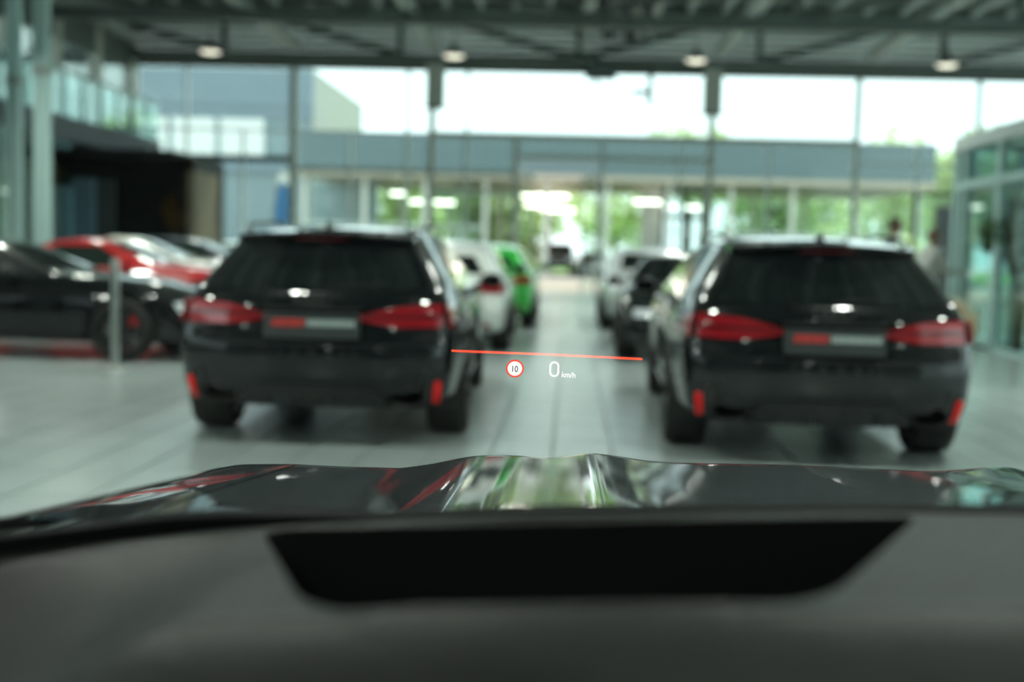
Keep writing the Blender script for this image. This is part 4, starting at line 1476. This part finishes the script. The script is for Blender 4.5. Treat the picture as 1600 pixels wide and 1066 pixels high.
    e = [('hip', 'waist'), ('waist', 'chest'), ('chest', 'neck'), ('chest', 'ls'), ('ls', 'le'), ('le', 'lw'), ('chest', 'rs'), ('rs', 're'), ('re', 'rw')]
    me_ = skin_mesh([P_[n_] * k for n_ in tops], [(tops.index(a), tops.index(b)) for a, b in e], [tuple(x * k for x in rad[n_]) if isinstance(rad[n_], tuple) else rad[n_] * k for n_ in tops])
    me_.materials.append(M[cloth_top])
    link('shirt', me_, t)
    V['top'] = (0, .01, 1.05)
    V['crotch'] = (0, 0, .90)
    legs = ['crotch', 'top', 'lh', 'lk', 'la', 'rh', 'rk', 'ra']
    rad = {'crotch': (.125, .105), 'top': (.145, .11), 'lh': .098, 'lk': .078, 'la': .064, 'rh': .098, 'rk': .078, 'ra': .064}
    e = [('top', 'crotch'), ('crotch', 'lh'), ('lh', 'lk'), ('lk', 'la'), ('crotch', 'rh'), ('rh', 'rk'), ('rk', 'ra')]
    me_ = skin_mesh([Vector(V[n_]) * k for n_ in legs], [(legs.index(a), legs.index(b)) for a, b in e], [tuple(x * k for x in rad[n_]) if isinstance(rad[n_], tuple) else rad[n_] * k for n_ in legs])
    me_.materials.append(M[cloth_leg])
    link('trousers', me_, t)
    for s_ in 'lr':
        a, b = Vector(V[s_ + 'a']) * k, Vector(V[s_ + 't']) * k
        MB().ball(((a.x + b.x) / 2, (a.y + b.y) / 2 + .01, .045), (.050, .145, .045), 14, 8).build('shoe', 'shoe', t, True)
    return t


q = A(1462, 357, 19.3)
person('person in a white shirt and beige trousers reaching forward', (q.x - .05, 19.45, 0), math.radians(-68), q.z, .05,
       ((-.26, .10, 1.16), (-.20, .36, 1.10)), ((.27, .10, 1.15), (.22, .36, 1.12)), 'shirt_white', 'trousers_tan', 'hair_brown')
q = A(1388, 347, 19.0)
person('person in a dark jacket with dark hair leaning forward', (q.x - .2, 19.0, 0), math.radians(-95), q.z + .07, .24,
       ((-.27, .28, 1.14), (-.20, .50, 1.02)), ((.27, .26, 1.13), (.20, .48, 1.0)), 'jacket_dark', 'trousers_dark', 'hair')

# ------------------------------------------------------------------ outside
g = sbox('ground', (-160, YF + .1, -.25), (160, 260, -.02), 'asphalt')
g['kind'] = 'structure'
g = sbox('pavement', (-60, YF + .12, -.02), (60, YF + 16, -.005), 'paving')
g['kind'] = 'structure'
g = sbox('lawn', (-90, 84, -.02), (90, 140, 0.02), 'lawn')
g['kind'] = 'structure'

# building across the street: dark fascia, open glass ground floor, lit ceiling strips
YO = 66.0
so = FPX / YO
xr_ = A(1463, 255, YO).x
xl_ = A(466, 240, YO).x
zt_, zb_ = A(1300, 222, YO).z, A(1300, 283, YO).z
bo = thing('showroom_building', 'long low glass building with blue-grey fascia across the street', 'building', (0, YO, 0))
DP = 15.0
MB().span((xl_, 0, zb_), (xr_, DP, zt_)).build('fascia', 'fascia', bo)
for i in range(4):
    z = zb_ + (zt_ - zb_) * (i + .5) / 4
    MB().span((xl_, -.06, z - .05), (xr_ + .06, 0, z + .02)).build('fascia_rib', 'fascia', bo)
MB().span((xl_, -.3, zb_ - .3), (xr_, DP, zb_ - .002)).build('soffit', 'soffit', bo)
zs_ = zb_ - .3
x = xl_ + .3
k = 0
while x < xr_:
    MB().span((x - .13, .3, 0), (x + .13, .6, zs_)).build('column', 'far_wall', bo)
    MB().span((x - .13, DP - .6, 0), (x + .13, DP - .3, zs_)).build('column', 'far_wall', bo)
    if k % 1 == 0 and not (-4 < x + 1.6 < 4):
        sbox('pane', (x + .13, .44, .1), (min(x + 3.27, xr_), .46, zs_), 'pane', bo)
        MB().span((x + .13, .40, 2.6), (min(x + 3.27, xr_), .50, 2.72)).build('rail', 'mullion_light', bo)
    x += 3.4
    k += 1
# inner walls
a, b = A(1002, 330, YO + 9), A(1033, 330, YO + 9)
MB().span((a.x, 9, 0), (b.x, 9.3, zs_)).build('inner_wall', 'far_white', bo)
a, b = A(490, 330, YO + 8), A(590, 330, YO + 8)
MB().span((a.x, 8, 0), (b.x, 8.3, zs_)).build('inner_wall', 'far_glass', bo)
# dark door frame
a, b = A(1037, 296, YO + 3), A(1103, 340, YO + 3)
for s0, s1 in (((a.x - .12, 3, 0), (a.x + .12, 3.15, a.z)), ((b.x - .12, 3, 0), (b.x + .12, 3.15, a.z)), (((a.x + b.x) / 2 - .1, 3, 0), ((a.x + b.x) / 2 + .1, 3.15, a.z)), ((a.x, 3, a.z - .2), (b.x, 3.15, a.z)), ((a.x, 3, b.z - .12), (b.x, 3.15, b.z + .12))):
    MB().span(s0, s1).build('door_frame', 'dark_frame', bo)
# lit strips under the ceiling
STRIPS = ['short single strip light over the dark inner glass wall of the far building', 'short strip light next to the single one, further inside the far building',
          'warm strip light between the first columns left of the far doorway', 'longest strip light above the off-road car, closest to the street',
          'middle strip light of the three above the off-road car', 'innermost strip light of the three above the off-road car',
          'bright strip light above the white inner wall of the far building', 'strip light behind the nearer half of the dark door frame', 'strip light behind the other half of the dark door frame']
for i, (xa, xb, yp, dy) in enumerate(((610, 634, 302, 3), (640, 664, 315, 6), (678, 710, 316, 6), (816, 888, 306, 4), (820, 872, 320, 8), (846, 896, 327, 10), (992, 1034, 315, 6), (1036, 1060, 323, 8), (1068, 1094, 324, 8))):
    pa, pb = A(xa, yp, YO + dy), A(xb, yp, YO + dy)
    tag(sbox('strip_light', (pa.x, YO + dy, zs_ - .30 if pa.z > zs_ - .3 else pa.z - .08), (pb.x, YO + dy + .35, zs_ - .15 if pa.z > zs_ - .3 else pa.z + .08), 'strip_glow'),
        STRIPS[i], 'lamp', 'strip lights in the building across the street')

# building upper left, with grey cladding, window band and white flank
YL, YL2 = 84.0, 104.0
pc = A(490, 116, YL)
zt_l = pc.z + .3
bl = thing('office_building', 'tall office block with grey-blue cladding and pale flank wall', 'building', (pc.x, YL, 0))
z_a = A(400, 166, YL).z
z_b = A(400, 185, YL).z
z_c = A(300, 245, YL).z
MB().span((-46, .2, 0), (-.2, YL2 - YL, zt_l - .05)).build('core', 'far_glass', bl)
MB().span((-46, -.1, z_a), (0, .2, zt_l)).build('cladding', 'far_grey', bl)
MB().span((-46, 0, z_b), (0, .2, z_a)).build('band', 'far_grey', bl)
MB().span((-.2, .2, 0), (0, YL2 - YL, zt_l)).build('flank_wall', 'far_flank', bl)
x = -45.0
while x < -4:
    w_ = sbox('window', (x, -.02, z_c + .1), (x + 3.0, .18, z_b - .05), 'far_white', bl)
    sbox('window_frame', (x - .2, -.06, z_c), (x, .18, z_b), 'mullion_light', w_)
    x += 3.5
MB().span((-46, -.1, z_c - 1.0), (0, .2, z_c)).build('lower_band', 'far_grey', bl)
for xx in np.arange(-44, -1, 5.2):
    MB().span((xx, -.05, 0), (xx + .9, .2, z_c - 1.0)).build('pier', 'far_wall', bl)

# blue flag on a mast
p0, p1 = A(428, 330, 45), A(444, 282, 45)
t = thing('beach_flag', 'blue feather-shaped advertising flag in front of the office block', 'flag', (p0.x, 45, 0))
hz_ = p1.z
MB().tube([(0, 0, 0), (.0, 0, hz_ * .7), (.15, 0, hz_ * .95), (.4, 0, hz_)], .025, 8).build('mast', 'steel_light', t, True)
fl_ = MB()
pts = [(0.02, .7), (.02, hz_ * .7), (.15, hz_ * .94), (.4, hz_ * .99), (.62, hz_ * .9), (.68, hz_ * .6), (.5, .8)]
n = len(pts)
fl_.add([(x, .012 + .04 * math.sin(x * 6), z) for x, z in pts] + [(x, -.012 + .04 * math.sin(x * 6), z) for x, z in pts],
        [tuple(range(n)), tuple(range(2 * n - 1, n - 1, -1))] + [(i, (i + 1) % n, n + (i + 1) % n, n + i) for i in range(n)])
fl_.build('cloth', 'flag', t)

# trees
trees = [(835, 350, 96, 9, 4.2, 'leaf_light', 'bright yellow-green tree behind the open doorway of the glass building'),
         (700, 350, 110, 9, 4.5, 'leaf', 'mid green tree seen through the glass building'),
         (620, 350, 90, 8, 4.0, 'leaf_light', 'pale green tree behind the dark inner wall of the glass building'),
         (770, 360, 86, 7, 3.6, 'leaf', 'mid green tree beside the brightest tree'),
         (960, 360, 116, 9, 4.3, 'leaf_light', 'yellow-green tree behind the white inner wall'),
         (1080, 200, 104, 13.6, 4.6, 'leaf_light', 'tall pale tree rising above the blue-grey fascia'),
         (1160, 205, 116, 13.2, 4.0, 'leaf_light', 'tall pale tree next to the tallest one above the fascia'),
         (1200, 350, 98, 9, 4.4, 'leaf', 'green tree behind the right part of the glass building'),
         (1290, 350, 112, 9, 4.4, 'leaf_light', 'pale green tree beyond the last columns of the glass building'),
         (1400, 340, 88, 11, 5.0, 'leaf_light', 'wide yellow-green tree beside the end of the glass building'),
         (1470, 340, 102, 11, 5.0, 'leaf_light', 'broad pale tree seen past the end of the fascia'),
         (1560, 350, 76, 10, 4.6, 'leaf', 'green tree seen through the vestibule glass')]
for i, (px, py, Y, h, r_, m_, lb) in enumerate(trees):
    q = A(px, py, Y)
    tree(lb, (q.x, Y, 0), h, r_, m_, 50 + i, 2200, .62, 'tree', 'trees across the street')
# low hedge beside the pavement
for px, Y, lb in ((812, 79, 'small bright bush at the doorway of the glass building'), (1420, 60, 'low yellow-green bush past the end of the glass building')):
    q = A(px, 390, Y)
    tree(lb, (q.x, Y, 0), 2.6, 1.6, 'leaf_light', int(px), 1200, .3, 'bush', None, 'bush')

# far cars
fo1, _ = make_car('off_road_car', 'dark off-road car with pale number plate, standing in the far glass building', 'offroad', 'black_paint', plate='front')
q = A(872, 400, YO + 3)
put(fo1, q.x, YO + 3 + 4.5, 180)
fo2, _ = make_car('hatchback', 'dark hatchback next to the off-road car in the far glass building', 'hatch', 'navy_paint', plate='front')
q = A(938, 400, YO + 2)
put(fo2, q.x, YO + 2 + 4.4, 172)
park0, _ = make_car('parked_hatchback', 'white hatchback parked outside across the road', 'hatch', 'white_paint', 'rim_grey')
spots = [(1240, 54, 'beyond the right main mullion'), (1425, 54, 'past the end of the glass front, near the trees'), (540, 47.5, 'between the blue flag and the glass front'), (640, 58.5, 'further back, close to the low glass building'), (395, 56, 'beside the blue flag')]
for i, (px, Y, lb) in enumerate(spots):
    t = park0 if i == 0 else copy_tree(park0)
    q = A(px, 390, Y)
    put(t, q.x - 2.2, Y, -90)
    t['label'] = 'white hatchback parked outside ' + lb
    t['group'] = 'white hatchbacks parked outside'

# ------------------------------------------------------------------ the car we sit in
CX = 0.37
own = thing('own_car', 'black car with sculpted glossy bonnet and dark grey dashboard, seen from its seat', 'car', (CX, 0, 0))
hp = Curve([(0, .998), (.191, .995), (.235, .9965), (.290, 1.0035), (.328, 1.007), (.362, 1.001), (.40, .9955), (.444, .9985), (.50, .9965), (.528, .9927), (.58, .980), (.6335, .9706), (.72, .9695), (.813, .970), (.887, .967), (.95, .955), (1.0, .925), (1.03, .88)], .014)


def bon(u, y):
    a = abs(u)
    z = hp(a)
    z += .09 * (1.95 - y)
    z += .026 * (1.95 - y) * min(1, max(0, (a - .6) / .3))
    if y > 1.86:
        z -= 1.6 * (y - 1.86) ** 2 + 2.0 * max(0, y - 2.02) ** 2
    return z


def sheet(u0, u1, y0, y1, nu, ny, fn=bon, yfn=None):
    mb = MB()
    vs = []
    for j in range(ny + 1):
        for i in range(nu + 1):
            u = u0 + (u1 - u0) * i / nu
            y = y0 + (y1 - y0) * j / ny
            if yfn:
                y = yfn(u, y)
            vs.append((u, y, fn(u, y)))
    W = nu + 1
    mb.add(vs, [(j * W + i, j * W + i + 1, (j + 1) * W + i + 1, (j + 1) * W + i) for j in range(ny) for i in range(nu)])
    return mb


plan = lambda u, y: y - .20 * (abs(u) / 1.0) ** 2.4 * max(0, (y - 1.2) / 1.1)
# bonnet and wings
sheet(-.797, .797, 1.09, 2.26, 150, 62, bon, plan).build('bonnet', 'bonnet_paint', own, True)
for sg in (-1, 1):
    mb = sheet(sg * .801, sg * 1.03, 1.09, 2.26, 26, 62, bon, plan)
    # wing side with wheel arch
    vs, W = [], 0
    ny, nz = 46, 22
    for j in range(ny + 1):
        y = 1.09 + 1.17 * j / ny
        yp = plan(1.03, y)
        zt__ = bon(1.03, yp)
        for k in range(nz + 1):
            z = zt__ + (.30 - zt__) * k / nz
            bul = 1.03 - .02 * (1 - k / nz) ** 2 * 0 - .03 * (k / nz)
            vs.append((sg * bul, yp, z))
    W = nz + 1
    R_, yw, zw = .44, 1.50, .39
    fs = []
    dd = [math.hypot(v[1] - yw, v[2] - zw) for v in vs]
    for j in range(ny):
        for k in range(nz):
            ids = (j * W + k, j * W + k + 1, (j + 1) * W + k + 1, (j + 1) * W + k)
            if all(dd[i] > R_ - .03 for i in ids):
                fs.append(ids)
    vs = [(v[0], yw + (v[1] - yw) * R_ / d_, zw + (v[2] - zw) * R_ / d_) if R_ - .031 < d_ < R_ + .03 else v for v, d_ in zip(vs, dd)]
    mb.add(vs, fs)
    mb.build('wing', 'bonnet_paint', own, True)
    # door and A-pillar
    MB().span((sg * .985, -1.1, .28), (sg * 1.015, 1.085, 1.04)).build('door', 'bonnet_paint', own)
    MB().tube([(sg * .98, .84, 1.03), (sg * .90, .50, 1.32), (sg * .76, .15, 1.60), (sg * .66, -.05, 1.67)], [.05, .045, .045, .05], 10).build('windscreen_pillar', 'black_trim', own, True)
    MB().tube([(sg * .80, -1.1, 1.04), (sg * .66, -1.0, 1.62)], [.07, .05], 10).build('rear_pillar', 'black_trim', own, True)
    for yw_ in (1.50, -1.50):
        tm = wheel_meshes(.38, .29, 'rim_dark')
        w_ = link('wheel', tm[0], own, (sg * .855, yw_, .38))
        if sg < 0:
            w_.rotation_euler = (0, 0, PI)
        link('rim', tm[1], w_)
    MB().span((sg * .97, -2.4, .35), (sg * 1.0, -1.12, 1.04)).build('rear_quarter_panel', 'bonnet_paint', own)
# nose below the bonnet edge
nz_ = MB()
vs = []
ny = 30
for i in range(61):
    u = -1.0 + 2.0 * i / 60
    yp = plan(u, 2.26)
    z0 = bon(u, yp)
    for k in range(11):
        f = k / 10
        vs.append((u, yp + .10 * math.sin(f * PI * .9), z0 + (.25 - z0) * f))
nz_.add(vs, [(i * 11 + k, i * 11 + k + 1, (i + 1) * 11 + k + 1, (i + 1) * 11 + k) for i in range(60) for k in range(10)])
nz_.build('front_bumper', 'bonnet_paint', own, True)
MB().span((-.5, 2.30, .40), (.5, 2.40, .78)).build('grille', 'black_trim', own)
# roof
rf = MB()
vs = []
for j in range(11):
    y = .02 - 2.2 * j / 10
    for i in range(17):
        u = -.66 + 1.32 * i / 16
        vs.append((u, y, 1.70 - .06 * (u / .66) ** 2 - .05 * ((y + .8) / 1.0) ** 2))
rf.add(vs, [(j * 17 + i, j * 17 + i + 1, (j + 1) * 17 + i + 1, (j + 1) * 17 + i) for j in range(10) for i in range(16)])
rf.add([(x, y, z + .03) for x, y, z in vs], [(j * 17 + i, j * 17 + i + 1, (j + 1) * 17 + i + 1, (j + 1) * 17 + i) for j in range(10) for i in range(16)])
rf.build('roof', 'black_trim', own, True)
MB().span((-.95, -2.45, .35), (.95, -2.40, 1.05)).build('tailgate', 'bonnet_paint', own)
MB().span((-.97, -2.4, .27), (.97, 1.0, .34)).build('floor_pan', 'black_trim', own)
# windscreen
ws = MB()
vs = []
for j in range(13):
    f = j / 12
    for i in range(25):
        s_ = -1 + 2 * i / 24
        w_ = .96 + (.70 - .96) * f
        vs.append((s_ * w_, 1.13 - f * 1.10 - .27 * s_ * s_ * (1 - .6 * f), 1.085 + .59 * f + .02 * math.sin(f * PI)))
ws.add(vs, [(j * 25 + i, j * 25 + i + 1, (j + 1) * 25 + i + 1, (j + 1) * 25 + i) for j in range(12) for i in range(24)])
ws.build('windscreen', 'windscreen', own, True)
MB().span((-.97, 1.05, .36), (.97, 1.09, 1.0)).build('bulkhead', 'black_trim', own)

sheet(-1.0, 1.0, .97, 1.14, 60, 6, lambda u, y: bon(u, y) - .022 - .25 * max(0, 1.12 - y)).build('cowl', 'plastic', own, True)

# dashboard: world pixel-derived control values in car space
edge = Curve([(-1.0, 1.055), (-.86, 1.062), (-.72, 1.085), (-.62, 1.098), (-.50, 1.108), (-.385, 1.1177), (-.15, 1.127), (0, 1.132), (.3, 1.134), (.9, 1.12)], .06)


def dash_z(u, y):
    """top of the dashboard; u lateral from car centre, y forward"""
    z = edge(u)
    # left shoulder rolls away from the binnacle hump
    near = max(0, (.95 - y))
    hump = .010 * math.sin(min(1, near / .30) * PI / 2)
    z += hump
    z += .006 * math.exp(-((y - .642) / .012) ** 2)
    if y < .634:
        z -= .95 * (math.sqrt((.634 - y) ** 2 + .0002) - .0141)
    if u < -.58:
        z -= 1.1 * (-.58 - u) ** 1.4 * min(1, near / .18)
    if y > .95:
        z -= 1.5 * (y - .95) ** 1.5
    return z


CU = -CX      # camera lateral place in car space


def open_edge(y):
    f = (y - .652) / (.925 - .652)
    return CU - .142 - .098 * f, CU + .144 + .134 * f


dm = MB()
vs, fs = [], []
NU, NY = 150, 70
us = [-.97 + 1.94 * i / NU for i in range(NU + 1)]
ysd = [.30 + .74 * j / NY for j in range(NY + 1)]
for y in ysd:
    for u in us:
        vs.append((u, y, dash_z(u, y)))
W = NU + 1


def corner(p0, p1, p2, r, n=8):
    p0, p1, p2 = Vector(p0), Vector(p1), Vector(p2)
    a_, b_ = p1 + (p0 - p1).normalized() * r, p1 + (p2 - p1).normalized() * r
    return [tuple(a_ * (1 - t) ** 2 + p1 * 2 * t * (1 - t) + b_ * t * t) for t in [k / n for k in range(n + 1)]]


aN, bN = open_edge(.652)
aF, bF = open_edge(.925)
quad_ = [(aF, .925), (aN, .652), (bN, .652), (bF, .925)]
loop = []
for k, r in enumerate((.025, .07, .07, .025)):
    loop += corner(quad_[k - 1], quad_[k], quad_[(k + 1) % 4], r)


def inside(u, y, pl):
    c = False
    for (x1, y1), (x2, y2) in zip(pl, pl[1:] + pl[:1]):
        if (y1 > y) != (y2 > y) and u < (x2 - x1) * (y - y1) / (y2 - y1) + x1:
            c = not c
    return c


def grow(pl, d):
    out = []
    n_ = len(pl)
    cx2, cy2 = sum(p[0] for p in pl) / n_, sum(p[1] for p in pl) / n_
    for k in range(n_):
        t = Vector(pl[(k + 1) % n_]) - Vector(pl[k - 1])
        nv_ = Vector((t.y, -t.x)).normalized()
        if nv_.dot(Vector((pl[k][0] - cx2, pl[k][1] - cy2))) < 0:
            nv_ = -nv_
        out.append((pl[k][0] + nv_.x * d, pl[k][1] + nv_.y * d))
    return out


hole = grow(loop, .010)
for j in range(NY):
    for i in range(NU):
        cu, cy = (us[i] + us[i + 1]) / 2, (ysd[j] + ysd[j + 1]) / 2
        if not inside(cu, cy, hole):
            fs.append((j * W + i, j * W + i + 1, (j + 1) * W + i + 1, (j + 1) * W + i))
dm.add(vs, fs)
# front fall of the dashboard towards the seat
base = [i for i in range(W)]
low = [(us[i], .33, .75) for i in range(W)]
n0 = len(dm.v)
dm.v += low
dm.f += [(i, i + 1, n0 + i + 1, n0 + i) for i in range(NU)]
dash = dm.build('dashboard', 'dash', own, True)
# black strip along the foot of the windscreen
st_ = MB()
vs = []
for i in range(81):
    u = -.95 + 1.9 * i / 80
    h_ = .002 + .012 * min(1, max(0, (-.52 - u) / .16))
    z0 = dash_z(u, .955)
    vs += [(u, .955, z0 - .02), (u, .955, z0 + h_), (u, 1.0, z0 + h_ - .004), (u, 1.0, z0 - .03)]
st_.add(vs, [(4 * i + k, 4 * i + (k + 1) % 4, 4 * i + 4 + (k + 1) % 4, 4 * i + 4 + k) for i in range(80) for k in range(4)] + [(0, 1, 2, 3), (320, 323, 322, 321)])
st_.build('windscreen_seal', 'dash_dark', dash)
# recess of the display projector: rim wall and black tray
n = len(loop)
cu = (aN + bN) / 2
rc = MB()
mid_ = [(u, y, dash_z(u, y) + .0025) for u, y in grow(loop, .004)]
out_ = [(u, y, dash_z(u, y) + .0005) for u, y in grow(loop, .024)]
top_ = [(u, y, dash_z(u, y) + .0015) for u, y in loop]
bot_ = [(u * .92 + cu * .08, .80 + (y - .80) * .90, dash_z(u, y) - .060) for u, y in loop]
rc.add(top_ + bot_, [(i, (i + 1) % n, n + (i + 1) % n, n + i) for i in range(n)] + [tuple(range(n, 2 * n))])
rec = rc.build('display_recess', 'dash_dark', dash)
rl = MB()
rl.add(out_ + mid_ + top_, [(q_ * n + i, q_ * n + (i + 1) % n, q_ * n + n + (i + 1) % n, q_ * n + n + i) for q_ in (0, 1) for i in range(n)])
rl.build('recess_rim', 'dash', dash, True)

# ------------------------------------------------------------------ head-up display image
hc_ = A(866, 578, YH)
hud = thing('head_up_display', 'projected head-up display with red line, speed limit sign and 0 km/h readout', 'display', hc_)
mpp = YH / FPX
hud.rotation_euler = (0, -ROLL * 0, 0)
ex = (A(867, 578 + .026, YH) - A(866, 578, YH)) / mpp      # 1 px steps
# build the glyphs in a plane square to the view, rolled with the picture's lens tilt
RX = Vector((math.cos(ROLL), 0, -math.sin(ROLL)))


def hud_pt(px, py):
    return A(px, py, YH) - hc_


def flat(name, pts, material, parent=hud, dy=0.0):
    n_ = len(pts)
    mb = MB()
    mb.add([(p.x, dy - .0006, p.z) for p in pts] + [(p.x, dy + .0006, p.z) for p in pts], [tuple(range(n_)), tuple(range(2 * n_ - 1, n_ - 1, -1))] + [(i, (i + 1) % n_, n_ + (i + 1) % n_, n_ + i) for i in range(n_)])
    return mb.build(name, material, parent)


flat('red_line', [hud_pt(*p) for p in ((706, 546.6), (856, 552.4), (1003, 559.6), (1004, 561.2), (1003, 562.8), (856, 555.6), (706, 549.8), (705, 548.2))], 'hud_red')
c_ = (804.5, 576)
disc = flat('limit_sign', [hud_pt(c_[0] + 11.2 * math.cos(a), c_[1] + 11.2 * math.sin(a)) for a in np.linspace(0, 2 * PI, 40, False)], 'hud_white')
rg = MB()
n_ = 40
vs = []
for rr in (11.2, 13.8):
    for dy in (-.0006, .0006):
        for a in np.linspace(0, 2 * PI, n_, False):
            p = hud_pt(c_[0] + rr * math.cos(a), c_[1] + rr * math.sin(a))
            vs.append((p.x, dy, p.z))
fs = []
for i in range(n_):
    j = (i + 1) % n_
    fs += [(i, j, 2 * n_ + j, 2 * n_ + i), (n_ + i, n_ + j, 3 * n_ + j, 3 * n_ + i), (2 * n_ + i, 2 * n_ + j, 3 * n_ + j, 3 * n_ + i), (i, j, n_ + j, n_ + i)]
rg.add(vs, fs)
rg.build('red_ring', 'hud_ring', disc)


def text_mesh(name, body, px, py, hpx, material, parent, dy, xs=1.0, weight=0.0):
    cu_ = bpy.data.curves.new(name, 'FONT')
    cu_.body = body
    cu_.align_x, cu_.align_y = 'CENTER', 'CENTER'
    cu_.size = hpx * mpp / .70
    cu_.offset = weight
    cu_.extrude = .0004
    ob = bpy.data.objects.new(name, cu_)
    C.objects.link(ob)
    me_ = bpy.data.meshes.new_from_object(ob.evaluated_get(bpy.context.evaluated_depsgraph_get()))
    bpy.data.objects.remove(ob)
    me_.materials.clear()
    me_.materials.append(M[material])
    zs2 = [v.co.y for v in me_.vertices]
    xs2 = [v.co.x for v in me_.vertices]
    cx2, cz2 = (min(xs2) + max(xs2)) / 2, (min(zs2) + max(zs2)) / 2
    p = hud_pt(px, py)
    for v in me_.vertices:
        x, z, e = (v.co.x - cx2) * xs, v.co.y - cz2, v.co.z
        v.co = (p.x + x * math.cos(ROLL) + z * math.sin(ROLL), dy + e, p.z - x * math.sin(ROLL) + z * math.cos(ROLL))
    return link(name, me_, parent)


text_mesh('limit_number', '10', c_[0] + .5, c_[1] + .3, 9.5, 'hud_ink', disc, -.003, .86, .0004)
# the rounded zero of the speed readout
zr_ = MB()
vs = []
n_ = 44


def stadium(hw2, hh, r, k):
    a = 2 * PI * k / n_
    cx2, cy2 = math.copysign(hw2 - r, math.cos(a)), math.copysign(hh - r, math.sin(a))
    return cx2 + r * math.cos(a), cy2 + r * math.sin(a)


for (w2, h2, r2) in ((7.6, 12.0, 7.4), (5.0, 9.6, 4.9)):
    for dy in (-.0006, .0006):
        for k in range(n_):
            x2, y2 = stadium(w2, h2, r2, k)
            p = hud_pt(866 + x2 - y2 * .026, 577 + y2 + x2 * .026)
            vs.append((p.x, dy, p.z))
fs = []
for i in range(n_):
    j = (i + 1) % n_
    fs += [(i, j, 2 * n_ + j, 2 * n_ + i), (n_ + i, n_ + j, 3 * n_ + j, 3 * n_ + i), (2 * n_ + i, 2 * n_ + j, 3 * n_ + j, 3 * n_ + i), (i, j, n_ + j, n_ + i)]
zr_.add(vs, fs)
zr_.build('speed_digit', 'hud_white', hud)
text_mesh('unit_text', 'km/h', 888.5, 586.0, 8.2, 'hud_white', hud, 0, .95, 0.0)
bpy.context.view_layer.update()
